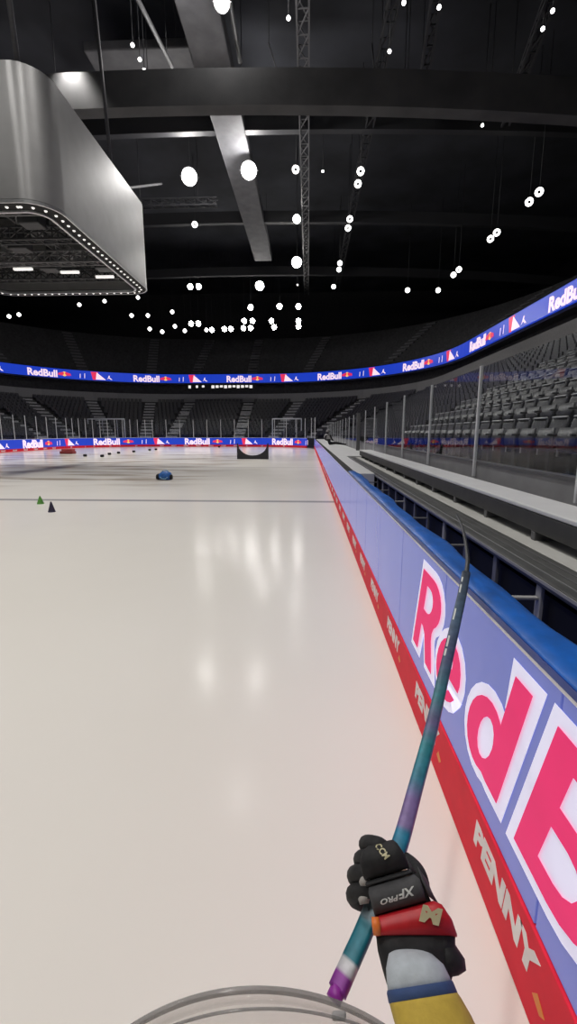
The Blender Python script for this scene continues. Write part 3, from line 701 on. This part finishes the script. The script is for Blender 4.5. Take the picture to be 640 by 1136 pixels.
thing(truss_mb((11, 19, 24.8), (14.5, 38, 24.5), .5, 12, .07), 'roof_truss', M['rig'], (12.5, 28, 24.6), 'dark roof truss slanting across the upper right ceiling', 'truss')
thing(truss_mb((5.4, 19, 25.2), (7.8, 36, 25.2), .5, 12, .07), 'roof_truss', M['rig'], (6, 28, 25.2), 'dark narrow roof truss left of the slanting upper right one', 'truss')
thing(truss_mb((-22, 11.8, 26), (-11.5, 17.2, 26), .6, 14, .07), 'lighting_truss', M['rig2'], (-17, 14, 26), 'pale truss in the top left corner of the ceiling', 'truss')
thing(MB().tube([(10.5, 21.2, 23.2), (11.7, 23.4, 23.1)], .07, 8), 'tube_light', M['rig2'], (11, 22, 23), 'thin bright tube on the truss in the upper right', 'tube light')
c = P(321, 106, 29)
t = empty('projector', c, 'small white projector box hanging from a rod beneath the pale girder', 'projector')
MB().box((-.75, -.5, -.3), (.75, .5, .3)).build('housing', M['white_hdpe'], t, bevel=.08)
MB().tube([(-.4, 0, .3), (-1.3, -.5, 2.6)], .05, 8).build('rod', M['rig2'], t)
MB().lathe([(.02, -.08), (.18, -.08), (.2, .08), (.02, .1)], 12, (.5, -.56, 0)).build('front_lens', M['hub'], t)
rod(c + Vector((-1.3, -.5, 2.58)))
c = P(415, 88, 29)
t = empty('loudspeaker', c, 'black loudspeaker hung on the pale girder in the upper right', 'loudspeaker')
MB().box((-.4, -.3, -.55), (.4, .3, .45)).build('cabinet', M['black'], t, bevel=.06)
MB().tube([(0, 0, .45), (-.2, 0, 2.0)], .05, 6).build('hanger', M['rig'], t)
rod(c + Vector((-.2, 0, 1.98)))

# ---------------------------------------------------------------- lamps
def lamp_proto(name, R, ringed, lens, cat, group):
    t = empty(name, (0, 0, -60), 'lamp', cat, group)
    MB().lathe([(.03, .62 * R), (.45 * R, .60 * R), (.62 * R, .35 * R), (R, .06 * R), (1.06 * R, -.10 * R), (1.0 * R, -.10 * R), (.94 * R, -.02 * R), (.03, .02 * R)], 20).build('housing', M['hub'], t)
    n = 20
    if ringed:
        MB().lathe([(.38 * R, -.09 * R), (.5 * R, -.13 * R), (.9 * R, -.10 * R), (.93 * R, -.03 * R)], n).build('lens_ring', lens, t)
        MB().lathe([(.02, -.16 * R), (.3 * R, -.14 * R), (.37 * R, -.03 * R)], n).build('centre_cap', M['hub'], t)
    else:
        MB().lathe([(.01, -.2 * R), (.5 * R, -.17 * R), (.85 * R, -.10 * R), (.93 * R, -.03 * R)], n).build('lens', lens, t)
    MB().tube([(-1.15 * R, 0, 0), (-1.15 * R, 0, .9 * R), (1.15 * R, 0, .9 * R), (1.15 * R, 0, 0)], .06 * R, 6).tube([(0, 0, .9 * R), (0, 0, 1.5 * R)], .08 * R, 6).build('yoke', M['rig2'], t)
    return t
PR = {'big': lamp_proto('floodlight', .68, False, M['lens'], 'floodlight', 'large ceiling floodlights'),
      'mid': lamp_proto('floodlight', .42, False, M['lens'], 'floodlight', 'far ceiling floodlights'),
      'ring': lamp_proto('ring_lamp', .32, True, M['lens_dim'], 'lamp', 'ring lamps in the roof'),
      'tiny': lamp_proto('pin_lamp', .11, False, M['lens_dim'], 'lamp', 'pin lamps in the dark roof')}
USED = set()
def lamp(kind, loc, label, aim=None):
    o = lamp_at(kind, loc, label, aim)
    if loc[2] > 11:
        R_ = {'big': .68, 'mid': .42, 'ring': .32, 'tiny': .11}[kind]
        rod(Vector(loc) + o.rotation_euler.to_matrix() @ Vector((0, 0, 1.48 * R_)))
    return o
def lamp_at(kind, loc, label, aim=None):
    d = (Vector(aim if aim else (-3, -2, 0)) - Vector(loc)).normalized(); rot = d.to_track_quat('-Z', 'Y').to_euler()
    p = PR[kind]
    if kind not in USED: USED.add(kind); p.location = loc; p.rotation_euler = rot; p['label'] = label; return p
    return dup(p, loc, rot, label)
lamp('big', atz(210, 196, 24), 'brilliant round floodlight, left of the two biggest below the cross truss')
lamp('big', atz(276, 189, 24), 'brilliant round floodlight, right of the two biggest below the cross truss')
lamp('mid', atz(246, 2, 24), 'brilliant floodlight at the very top edge of the photo')
for i, q in enumerate(((210, 196), (276, 189), (246, 2))):     # spill of the three large floodlights
    ld = bpy.data.lights.new('floodlight_spill', 'POINT'); ld.energy = 1100; ld.shadow_soft_size = .5; ld.color = (1, .97, .95)
    lo = bpy.data.objects.new('floodlight_spill', ld); COL.objects.link(lo); lo.location = atz(*q, 24) + Vector((.1, -.6, -.6))
lamp('ring', atz(328, 188, 24), 'white ring lamp at the near end of the middle truss row')
for i, v in enumerate((243, 291)): lamp('big' if i else 'mid', atz(329, v, 24), 'bright floodlight on the middle truss, %s below the white ring lamp' % nth(i))
lamp('mid', atz(211, 318, 24), 'left floodlight of the touching pair right of the scoreboard')
lamp('mid', atz(220.5, 318, 24), 'right floodlight of the touching pair right of the scoreboard')
lamp('big', atz(288, 317, 24), 'lone bright floodlight between the touching pair and the middle row')
CL_ = [(278, 341, 'mid'), (310, 340, 'mid'), (331, 340, 'mid'), (191, 346, 'ring'), (146, 350, 'ring'), (164, 350, 'ring'), (194, 362, 'ring'), (212, 359, 'mid'), (220, 359, 'mid'),
       (166, 365, 'ring'), (180, 368, 'ring'), (205, 367, 'ring'), (229, 366, 'ring'), (235, 366, 'mid'), (249, 365, 'mid'), (256, 365, 'mid'), (271, 356, 'mid'), (280, 356, 'mid'),
       (270, 364, 'mid'), (278, 364, 'mid'), (301, 356, 'mid'), (304, 363, 'mid'), (331, 356, 'mid'), (331, 362, 'mid'), (10, 351, 'ring'), (21, 349, 'ring')]
CL_.sort(key=lambda q: (q[0], q[1]))
for i, (u, v, k) in enumerate(CL_):
    lamp(k, aty(u, v, 78 if v > 345 else 74), 'small white lamp in the far ceiling cluster, %s from the left' % nth(i))
RA = [(400, 190), (397, 204), (388, 243), (386, 253), (377, 292), (376, 299), (370, 318)]
for i, (u, v) in enumerate(RA): lamp('ring', atz(u, v, 23), 'white ring lamp in the row right of the middle truss, %s from the near end' % nth(i))
RB = [(598, 213), (587, 224), (551, 258), (544, 265), (509, 299), (503, 305), (486, 322), (452, 322)]
for i, (u, v) in enumerate(RB): lamp('ring', atz(u, v, 20), 'white ring lamp in the far right roof row, %s from the near end' % nth(i))
lamp('ring', atz(216, 249, 24), 'single tilted ring lamp under the left big floodlight')
for i, (u, v) in enumerate(((88, 338), (116, 334), (153, 330))): lamp('tiny', P(u, v, 27), 'bright lamp beneath the rear scoreboard edge, %s from the left' % nth(i))
TN = [(448, 3), (487, 8), (613, 12), (602, 32), (432, 57), (421, 113), (451, 114), (447, 127), (542, 128), (535, 139), (358, 190), (147, 50), (155, 66), (160, 78), (320, 20), (330, 316), (609, 347), (543, 389)]
TN.sort()
for i, (u, v) in enumerate(TN):
    z = 23.5 if v < 330 else 9.9
    lamp('tiny', atz(u, v, z), 'tiny pin light in the dark roof, %s of these counted from the left' % nth(i))
for i, (x, y, z) in enumerate(SPOT_AT):
    if y < 14: lamp('big', (x, y, z), 'large floodlight high over the near ice, %s of those hanging overhead' % nth(i), (x, y, 0))

# ---------------------------------------------------------------- things on the ice
def cone_obj(name, loc, r, h, mt, label, base):
    t = empty(name, loc, label, 'cone')
    MB().lathe([(.001, h), (r * .16, h * .985), (r * .25, h * .9), (r, .03), (r, .012)], 20).build('cone_body', mt, t)
    if base: MB().box((-r * 1.2, -r * 1.2, 0.001), (r * 1.2, r * 1.2, .014)).build('base', mt, t, bevel=.006)
    else: MB().lathe([(r * 1.08, .001), (r * 1.08, .02), (r * .9, .022)], 20).build('base', mt, t)
c = atz(45, 559, 0); cone_obj('marker_cone', c, .075, .20, mat('cone_green', (.10, .30, .05), .5), 'small green marker cone standing on the grey ice line', False)
c = atz(57.5, 568, 0); cone_obj('marker_cone', c, .072, .24, mat('cone_navy', (.035, .03, .06), .5), 'dark navy pointed cone standing in front of the ice line', False)
# black goal board with U cut out
c = atz(280.5, 509.3, 0); W = 2.06; HG = 1.02
ug = empty('shooting_target', c, 'black U shaped board with two thin posts standing upright on the ice', 'target board')
poly = [(-W / 2, 0), (W / 2, 0), (W / 2, HG)] + [(W / 2 - .05, HG)] + [(.97 * math.cos(math.radians(a)), HG - .02 + (HG - .26) * math.sin(math.radians(a))) for a in range(0, -181, -10)] + [(-W / 2 + .05, HG), (-W / 2, HG)]
MB_ = slab(curve_mesh([ccw(poly, True)]), lambda x, y, h: Vector((x, -h, y)), .05)
MB_.build('board', mat('target_black', (.03, .03, .036), .5), ug)
for sg in (-1, 1):
    MB().tube([(sg * W / 2, -.025, 0), (sg * W / 2, -.025, HG + .04)], .03, 8).build('post', M['black'], ug)
    MB().box((sg * (W / 2 - .2) - .04, -.0, 0), (sg * (W / 2 - .2) + .04, .45, .04)).build('foot', M['black'], ug)
# blue toy-like cart lying on the ice
c = atz(183, 532.3, 0)
bc = empty('sports_bag', c, 'small blue bag with black ends lying on the far ice', 'bag', None)
mbl = mat('bag_blue', (.025, .13, .42), .5, scale=12, var=.3, bump=.3); mlb = mat('bag_pale_blue', (.25, .45, .62), .5)
MB().loft([(Vector((-.20, 0, .13)), Vector((0, .13, 0)), Vector((0, 0, .10))), (Vector((-.1, 0, .16)), Vector((0, .17, 0)), Vector((0, 0, .15))), (Vector((.08, 0, .17)), Vector((0, .18, 0)), Vector((0, 0, .165))), (Vector((.22, 0, .14)), Vector((0, .15, 0)), Vector((0, 0, .125)))], 20, 2.6).build('bag_body', mbl, bc)
MB().loft([(Vector((-.31, 0, .11)), Vector((0, .10, 0)), Vector((0, 0, .09))), (Vector((-.26, 0, .12)), Vector((0, .14, 0)), Vector((0, 0, .11))), (Vector((-.19, 0, .12)), Vector((0, .14, 0)), Vector((0, 0, .11)))], 18, 2.4).build('end_panel', M['black'], bc)
MB().loft([(Vector((.215, 0, .11)), Vector((0, .13, 0)), Vector((0, 0, .10))), (Vector((.27, 0, .10)), Vector((0, .12, 0)), Vector((0, 0, .09)))], 18, 2.4).build('end_panel', M['black'], bc)
MB().tube([(-.12, -.17, .12), (-.05, -.21, .06), (.08, -.21, .05), (.16, -.18, .12)], .018, 8).build('strap', mlb, bc)
MB().tube([(-.10, 0, .31), (-.03, 0, .36), (.08, 0, .36), (.15, 0, .31)], .016, 8).build('handle', mlb, bc)
# black rubber markers near the far left
PK = [(94.5, 506.5, .13), (113.4, 507, .11), (121.5, 504.6, .10), (131.6, 503.2, .11), (148.5, 501.8, .12), (166, 499.9, .11), (173, 499.3, .11), (243, 496.3, .11)]
prk = None
for i, (u, v, r) in enumerate(PK):
    c = atz(u, v, 0); lab = 'black rubber disc on the far ice, %s from the left of the scattered discs' % nth(i)
    if prk is None:
        prk = tag(MB().lathe([(.001, .17), (.10, .17), (.128, .145), (.135, .09), (.128, .02), (.11, .001), (.001, .001)], 16).build('rubber_disc', M['black']), lab, 'disc', 'rubber discs on the ice'); o = prk
    else: o = prk.copy(); COL.objects.link(o); o['label'] = lab
    o.location = c
c = atz(75, 504, 0); c = Vector((-20.2, 36.4, 0))
rp = empty('crash_mat', c, 'dull red crash mat lying at the foot of the far left boards', 'mat')
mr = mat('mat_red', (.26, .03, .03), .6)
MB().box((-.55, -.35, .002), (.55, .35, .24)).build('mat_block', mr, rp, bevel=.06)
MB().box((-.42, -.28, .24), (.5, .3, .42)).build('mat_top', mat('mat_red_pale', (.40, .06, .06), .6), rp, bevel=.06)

# ---------------------------------------------------------------- person on the platform, far right
def skin_person(name, nodes, edges_, loc, mt, sub=1):
    me = bpy.data.meshes.new(name); me.from_pydata([n_[0] for n_ in nodes], edges_, []); me.materials.append(mt)
    o = bpy.data.objects.new(name, me); COL.objects.link(o); o.location = loc
    o.modifiers.new('skin', 'SKIN').use_smooth_shade = True
    for i, n_ in enumerate(nodes):
        sv = me.skin_vertices[0].data[i]; r = n_[1]; sv.radius = r if isinstance(r, tuple) else (r, r); sv.use_root = i == 0
    o.modifiers.new('sub', 'SUBSURF').levels = sub; o.modifiers['sub'].render_levels = sub
    return o
pn = [((0, 0, .13), (.15, .13)), ((.02, 0, .36), (.15, .11)), ((-.03, -.02, .53), (.16, .10)), ((-.05, -.05, .60), .055), ((-.05, -.08, .68), (.075, .09)), ((-.04, -.09, .76), .07),
      ((.10, -.16, .52), .055), ((.17, -.28, .33), .045), ((.26, -.18, .25), .035), ((-.16, -.14, .50), .055), ((-.19, -.26, .32), .045), ((-.04, -.28, .27), .035),
      ((.10, -.10, .11), .09), ((.46, -.16, .14), .068), ((.86, -.14, .06), .045), ((.96, -.16, .07), .04), ((.06, .10, .11), .09), ((.42, .06, .12), .068), ((.82, .10, .06), .045), ((.92, .09, .07), .04)]
pe = [(0, 1), (1, 2), (2, 3), (3, 4), (4, 5), (2, 6), (6, 7), (7, 8), (2, 9), (9, 10), (10, 11), (0, 12), (12, 13), (13, 14), (14, 15), (0, 16), (16, 17), (17, 18), (18, 19)]
pers = skin_person('person', pn, pe, (1.08, 24.0, 1.075), mat('dark_trousers', (.014, .014, .016), .8))
tag(pers, 'person sitting hunched on the white platform, dark clothes, legs stretched to the right', 'person')
MB().loft([(Vector((-.015, -.03, .34)), Vector((.20, 0, 0)), Vector((0, .15, 0))), (Vector((-.03, -.03, .48)), Vector((.22, 0, 0)), Vector((0, .15, 0))), (Vector((-.05, -.05, .58)), Vector((.15, 0, 0)), Vector((0, .11, 0))), (Vector((-.05, -.06, .62)), Vector((.08, 0, 0)), Vector((0, .08, 0)))], 16, 2.4).build('grey_jacket', mat('jacket_grey', (.34, .33, .34), .8), pers)
MB().loft([(Vector((-.05, -.06, .70)), Vector((.095, 0, 0)), Vector((0, .115, 0))), (Vector((-.045, -.06, .77)), Vector((.09, 0, 0)), Vector((0, .11, 0))), (Vector((-.04, -.06, .84)), Vector((.05, 0, 0)), Vector((0, .06, 0)))], 14, 2.2).build('cap', mat('cap_grey', (.25, .24, .25), .8), pers)

# ---------------------------------------------------------------- hockey stick
SP = [(374, 1100, .70), (390, 1064, .73), (405, 1030, .76), (425, 978, .80), (443, 938, .84), (462, 870, .95), (479, 806, 1.08), (500, 715, 1.32), (512, 662, 1.52), (517, 636, 1.64)]
sp = [P(*q) for q in SP]
def smooth(pts, n):
    out = []
    for i in range(len(pts) - 1):
        a = pts[max(i - 1, 0)]; b_ = pts[i]; c_ = pts[i + 1]; d_ = pts[min(i + 2, len(pts) - 1)]
        for k in range(n):
            t = k / n; out.append(.5 * ((2 * b_) + (c_ - a) * t + (2 * a - 5 * b_ + 4 * c_ - d_) * t * t + (3 * b_ - a - 3 * c_ + d_) * t ** 3))
    return out + [pts[-1]]
spl = smooth(sp, 6)
LN = [0]
for a, c in zip(spl, spl[1:]): LN.append(LN[-1] + (c - a).length)
def L_OF(v):
    vs = [vpix(q) for q in spl]
    for k in range(len(vs) - 1):
        if vs[k] >= v >= vs[k + 1]: return (LN[k] + (LN[k + 1] - LN[k]) * (vs[k] - v) / max(1e-6, vs[k] - vs[k + 1])) / LN[-1]
    return 0 if v > vs[0] else 1
def vpix(q):
    q = q - Vector((0, 0, EYE)); return CY - FPX * q.dot(UP) / q.dot(FW)
ms = bpy.data.materials.new('stick_print'); ms.use_nodes = True; nt = ms.node_tree; b = nt.nodes['Principled BSDF']; L = nt.links
at_ = nt.nodes.new('ShaderNodeAttribute'); at_.attribute_name = 'along'; rp_ = nt.nodes.new('ShaderNodeValToRGB'); cr = rp_.color_ramp
def frac(v): return min(1, max(0, L_OF(v)))
CST = [(1110, (.17, .02, .21)), (1082, (.21, .03, .25)), (1080.5, (.40, .39, .42)), (1067, (.42, .42, .44)), (1066, (.012, .12, .16)), (1045, (.012, .14, .19)), (1024, (.015, .16, .21)), (1021, (.22, .30, .34)), (1008, (.24, .32, .36)),
       (1000, (.015, .13, .20)), (926, (.015, .15, .25)), (920, (.17, .12, .27)), (890, (.15, .10, .25)), (868, (.03, .15, .22)), (830, (.02, .17, .20)), (805, (.10, .08, .18)), (775, (.03, .14, .17)), (735, (.06, .07, .14)), (690, (.06, .10, .16)), (650, (.04, .05, .07))]
stops = sorted((frac(v_), c_) for v_, c_ in CST)
cr.elements[0].position = 0; cr.elements[0].color = (*stops[0][1], 1); cr.elements[1].position = 1; cr.elements[1].color = (*stops[-1][1], 1)
for p_, c_ in stops[1:-1]:
    e = cr.elements.new(p_); e.color = (*c_, 1)
nz = nt.nodes.new('ShaderNodeTexNoise'); nz.inputs['Scale'].default_value = 45; tc_ = nt.nodes.new('ShaderNodeTexCoord'); L.new(tc_.outputs['Object'], nz.inputs['Vector'])
mxx = nt.nodes.new('ShaderNodeMix'); mxx.data_type = 'RGBA'; mxx.blend_type = 'OVERLAY'; mxx.inputs['Factor'].default_value = .45
L.new(at_.outputs['Fac'], rp_.inputs['Fac']); L.new(rp_.outputs['Color'], mxx.inputs['A']); L.new(nz.outputs['Fac'], mxx.inputs['B']); L.new(mxx.outputs['Result'], b.inputs['Base Color'])
b.inputs['Roughness'].default_value = .42; b.inputs['Metallic'].default_value = .1; b.inputs['Specular IOR Level'].default_value = .3
stick = empty('hockey_stick', sp[3], 'teal and purple hockey stick held by the gloved hand, blade raised forward', 'hockey stick')
secs = []; ln = [0]
for a, c in zip(spl, spl[1:]): ln.append(ln[-1] + (c - a).length)
for i, q in enumerate(spl):
    d = (spl[min(i + 1, len(spl) - 1)] - spl[max(i - 1, 0)]).normalized(); x = d.cross(Vector((0, 0, 1))).normalized(); y = x.cross(d).normalized()
    secs.append((q, x * .0150, y * .0110))
mb = MB().loft(secs, 16, 4)
sh = child(mb, 'shaft', ms, stick)
att = sh.data.attributes.new('along', 'FLOAT', 'POINT')
for i in range(len(sh.data.vertices)): att.data[i].value = ln[min(i // 16, len(ln) - 1)] / ln[-1]
# white marks printed along the shaft
for t_, l_ in ((.615, .03), (.66, .05), (.80, .06), (.90, .05), (.955, .03)):
    i0 = min(range(len(ln)), key=lambda k: abs(ln[k] / ln[-1] - t_)); q, A_, B_ = secs[i0]; d = (spl[min(i0 + 1, len(spl) - 1)] - spl[i0 - 1]).normalized()
    child(MB().bar(q - A_ * .55 + B_ * 1.03 - d * l_ * .5, q - A_ * .55 + B_ * 1.03 + d * l_ * .5, .005, .001, up=B_), 'shaft_mark', M['glove_text'], stick)
# blade: thin curved plate seen nearly edge-on
bl = [P(517, 637, 1.64), P(518.5, 620, 1.70), P(516, 600, 1.78), P(512, 583, 1.87), P(507, 572, 1.95)]
bl = smooth(bl, 4); secs = []
for i, q in enumerate(bl):
    t = i / (len(bl) - 1); d = (bl[min(i + 1, len(bl) - 1)] - bl[max(i - 1, 0)]).normalized()
    vw = (q - Vector((0, 0, EYE))).normalized(); hgt = (vw - d * vw.dot(d)).normalized(); th = d.cross(hgt).normalized()
    hw = .016 + .022 * min(1, t * 5) - .012 * max(0, t - .7) / .3
    secs.append((q + hgt * (hw - .012), hgt * hw, th * (.0085 * (1 - .55 * t))))
child(MB().loft(secs, 16, 3.2), 'blade', mat('blade_dark', (.055, .058, .062), .4, scale=30), stick)
i0 = 1
q = spl[0]; d = (spl[1] - spl[0]).normalized()
child(MB().tube([q - d * .012, q + d * .004], .0125, 12), 'butt_plug', mat('plug_purple', (.25, .02, .28), .5), stick)

# ---------------------------------------------------------------- player's gloved arm
WR = P(462, 1050, .715); EL = P(540, 1270, .54); SH = Vector((.27, -.16, 1.44))
root = P(455, 1010, .745)
def fpath(q): return [P(*a) for a in q]
FING = [[(436, 952, .772), (421, 938, .766), (406, 936, .792), (411, 943, .842), (430, 950, .862)],
        [(432, 964, .764), (413, 952, .760), (400, 953, .786), (405, 960, .828), (424, 964, .846)],
        [(427, 977, .757), (406, 968, .757), (393, 970, .782), (397, 977, .814), (416, 980, .829)],
        [(422, 990, .752), (405, 986, .753), (392, 991, .774), (395, 999, .796), (407, 1003, .806)]]
THUMB = [(468, 992, .752), (466, 974, .770), (459, 961, .800), (450, 953, .822)]
nodes = [(WR, .024), (P(447, 1000, .752), (.036, .016)), (P(438, 978, .762), (.036, .014))]; ed = [(0, 1), (1, 2)]
for fg in FING:
    base = 2; 
    for a in fg[:]:
        nodes.append((P(*a), .0075)); ed.append((base, len(nodes) - 1)); base = len(nodes) - 1
base = 1
for a in THUMB: nodes.append((P(*a), .0085)); ed.append((base, len(nodes) - 1)); base = len(nodes) - 1
base = 0
for q, r in ((WR.lerp(EL, .5), .034), (EL, .042), (EL.lerp(SH, .5), .048), (SH, .058)):
    nodes.append((q, r)); ed.append((base, len(nodes) - 1)); base = len(nodes) - 1
nodes = [(tuple(q - root), r) for q, r in nodes]
arm = skin_person('person', nodes, ed, root, M['skin'], 1)
tag(arm, 'player in the foreground, only a gloved arm in yellow and navy sleeve gripping the stick', 'person')
def sec(u, v, d, hw, th, ang=0.0):
    a = math.radians(ang); A = RT * (hw * math.cos(a)) * d / FPX + UP * (hw * math.sin(a)) * d / FPX
    q = P(u, v, d); return (q, A, (q - Vector((0, 0, EYE))).normalized() * th)
gl = MB().loft([sec(440, 975, .748, 26, .016, 16), sec(442, 985, .745, 31, .019, 16), sec(446, 1003, .738, 31, .020, 16), sec(450, 1018, .732, 34, .022, 10)], 28, 4)
glove = child(gl, 'hockey_glove', M['glove'], arm)
def gchild(mb, name, mt, **k):
    o = mb.build(name, mt, glove, at=root, **k); return o
for fg in FING:
    pts = smooth(fpath(fg), 5); gchild(MB().tube(pts, [.0128 if i < len(pts) - 3 else .0128 - .003 * (i - len(pts) + 3) for i in range(len(pts))], 12), 'finger', M['glove'])
pts = smooth(fpath(THUMB), 4); gchild(MB().tube(pts, [.0150 - .004 * i / len(pts) for i in range(len(pts))], 12), 'thumb', M['glove'])
for (u, v, d) in ((405, 977, .755), (404, 996, .755), (404, 963, .770)):
    gchild(MB().loft([sec(u, v - 6, d, 5, .01, 10), sec(u, v, d - .004, 7, .016, 10), sec(u, v + 7, d, 5, .01, 10)], 12, 2.4), 'palm_gusset', M['glove_palm'])
# armoured pads over the knuckles and the back of the hand
finger_pad = MB().loft([sec(423, 934, .772, 13, .006, 12), sec(421, 940, .752, 20, .012, 14), sec(423, 952, .742, 25, .014, 15), sec(427, 964, .738, 26, .013, 16), sec(429, 970, .742, 25, .008, 16)], 28, 3.6)
fp = gchild(finger_pad, 'finger_pad', M['glove'])
gchild(MB().loft([sec(446, 944, .792, 7, .008, -60), sec(454, 956, .775, 8, .012, -60), sec(462, 972, .756, 11, .014, -40)], 16, 3), 'thumb_pad', M['glove_grey'])
gchild(MB().loft([sec(430, 971, .744, 25, .007, 16), sec(431, 974, .737, 27, .010, 16), sec(432, 977, .744, 26, .007, 16)], 24, 3), 'knuckle_roll', M['glove_grey'])
bp_ = gchild(MB().loft([sec(434, 977, .738, 26, .008, 16), sec(437, 983, .728, 29.5, .013, 16), sec(441, 996, .722, 30, .014, 16), sec(443.5, 1006, .720, 29.5, .012, 16), sec(444, 1008.5, .726, 29, .007, 16)], 28, 5), 'back_panel', M['glove_grey'])
gchild(MB().loft([sec(468, 968, .748, 9, .010, -55), sec(474, 984, .735, 11, .014, -52), sec(481, 999, .726, 9, .012, -40)], 16, 3), 'side_pad', M['glove_grey'])
rd = gchild(MB().loft([sec(448, 1008, .724, 34, .012, 15), sec(452, 1012, .714, 39, .017, 13), sec(458, 1025, .706, 43.5, .019, 7), sec(461.5, 1036.5, .702, 45.5, .018, 0), sec(462, 1039.5, .708, 45, .012, 0)], 28, 5), 'cuff_panel', M['glove_red'])
gchild(MB().loft([sec(416, 1017, .706, 4, .010, 0), sec(417.5, 1027, .698, 5, .014, 0), sec(418.5, 1038, .698, 4.5, .012, 0)], 12, 3), 'orange_tab', M['orange'])
gchild(MB().loft([sec(461, 1038, .712, 44, .030, 0), sec(462, 1055, .706, 43, .036, 0), sec(464, 1075, .698, 40, .040, 0), sec(465, 1090, .694, 36, .036, 4)], 28, 3.2), 'cuff', M['glove'])
gchild(MB().loft([sec(496, 1044, .712, 9, .020, -20), sec(503, 1058, .700, 14, .028, -25), sec(504, 1072, .694, 14, .030, -20), sec(500, 1084, .692, 9, .022, 10)], 20, 2.8), 'cuff_flare', M['glove'])
# lettering pressed onto the pads, read by someone facing the player
def bvh_of(o):
    return BVHTree.FromPolygons([tuple(v_.co + root) for v_ in o.data.vertices], [tuple(p_.vertices) for p_ in o.data.polygons])
def print_on(target, txt, u, v, size, ang, mt, name, bold=.0, sx=1.0, shear=0.0, plane=None):
    tv, tf = text_mesh(txt, size, bold * size, shear, sx); bv = bvh_of(target); a = math.radians(ang); n = len(tv); vs = []
    mxx_ = max(p[0] for p in tv) / 2; myy = size * .35
    for x, y in tv:
        x -= mxx_; y -= myy
        px, py = u + x * math.cos(a) - y * math.sin(a), v - (x * math.sin(a) + y * math.cos(a))
        o_ = P(px, py, .4); d = (P(px, py, 1) - o_).normalized(); hit = bv.ray_cast(o_, d)
        if plane: q = P(px, py, plane[0] + (plane[1] - plane[0]) * (py - plane[2]) / (plane[3] - plane[2]))
        else: q = hit[0] if hit[0] else (vs[-1] if vs else P(px, py, .705))
        vs.append(q - d * .0012)
    mb = MB().add(vs, tf); gchild(mb, name, mt, fix=False)
print_on(bp_, 'XF', 451, 990.5, 14, 196, M['glove_text'], 'pad_lettering', .03, 1.0, .25)
print_on(bp_, 'PRO', 432, 998.5, 8.5, 196, M['glove_text'], 'pad_lettering', .03, 1.25, .25)
print_on(fp, 'CCM', 424, 944, 10, -52, M['glove_gold'], 'pad_lettering', .03, .9)
def depth_at(o, u, v):
    o_ = P(u, v, .4); h_ = bvh_of(o).ray_cast(o_, (P(u, v, 1) - o_).normalized())[0]
    return (h_ - Vector((0, 0, EYE))).dot(FW)
PLN = (depth_at(rd, 470, 1016) - .006, depth_at(rd, 470, 1030) - .006, 1016, 1030)
print_on(rd, 'M', 478, 1015, 24, -14, M['glove_gold'], 'cuff_lettering', .06, 1.25, plane=PLN)
# jersey sleeve
slv = child(MB().loft([sec(452, 1051, .700, 14, .016, 0), sec(455, 1058, .686, 24, .030, 0), sec(460, 1072, .672, 32, .040, 4), sec(464, 1088, .664, 35, .044, 8), sec(466, 1097, .660, 36, .045, 9)], 28, 2.4), 'jersey_sleeve', M['sleeve'], arm)
slv_n = MB().loft([sec(465.5, 1093, .661, 36.4, .0455, 9), sec(466, 1096, .658, 37.5, .047, 9), sec(469, 1106, .653, 38.5, .048, 9), sec(470, 1109, .652, 38, .047, 9)], 28, 2.4).build('navy_band', M['sleeve_navy'], slv, at=root)
secs = [sec(469.5, 1107, .652, 38.2, .047, 9), sec(472, 1112, .649, 39.5, .049, 8), sec(480, 1130, .638, 43, .052, 4), sec(490, 1155, .622, 46, .053, 0), sec(515, 1215, .58, 48, .054, 0), sec(540, 1275, .54, 50, .056, 0)]
e = EL; d = (SH - EL).normalized(); x = d.cross(Vector((1, 0, 0))).normalized()
mbs = MB().loft(secs, 28, 2.4)
mbs.build('yellow_band', M['sleeve_yel'], slv, at=root)
x = d.cross(Vector((0, 1, 0))).normalized(); y = d.cross(x)
MB().loft([(EL - d * .03, x * .058, y * .058), (EL.lerp(SH, .5), x * .068, y * .068), (SH, x * .08, y * .08)], 24, 2.2).build('upper_sleeve', M['sleeve_yel'], slv, at=root)

# ---------------------------------------------------------------- clear visor edge
vz = empty('visor', P(288, 1130, .15), 'clear curved plastic visor edge at the bottom of the photo', 'visor')
def varc(cx, cy, R, d0, n=40, span=50):
    out = []
    for i in range(n + 1):
        a = math.radians(-span + 2 * span * i / n); out.append(P(cx + R * math.sin(a), cy - R * math.cos(a), d0 - .02 * (1 - math.cos(a))))
    return out
A0 = varc(286, 1352, 254, .160); A1 = varc(291, 1365, 250, .146); A2 = varc(298, 1420, 280, .126); A3 = varc(300, 1500, 320, .110)
mv = clear('visor_plastic', (.90, .89, .88), .10, .04, .10, (.6, .58, .56)); mrim = clear('visor_rim', (.72, .71, .71), .12, .1, .40, (.30, .295, .29))
mb = MB(); n = len(A0); v = []; f = []
for ar in (A0, A1, A2, A3): v += ar
for j in range(3):
    for i in range(n - 1): f.append((j * n + i, j * n + i + 1, (j + 1) * n + i + 1, (j + 1) * n + i))
o = child(MB().add(v, f, True), 'visor_shell', mv, vz); o.modifiers.new('thick', 'SOLIDIFY').thickness = .0008
child(MB().tube(A0, .0011, 10), 'visor_rim', mrim, vz)
child(MB().tube(varc(296, 1415, 296, .128, 40, 24), .0004, 8), 'inner_ridge', mrim, vz)
child(MB().loft([(P(376, 1123, .1445), RT * .0022, UP * .0006), (P(376, 1126, .144), RT * .0024, UP * .0006), (P(376, 1131, .143), RT * .0022, UP * .0006)], 12, 4), 'clip', mat('clip_grey', (.25, .24, .24), .5), vz)
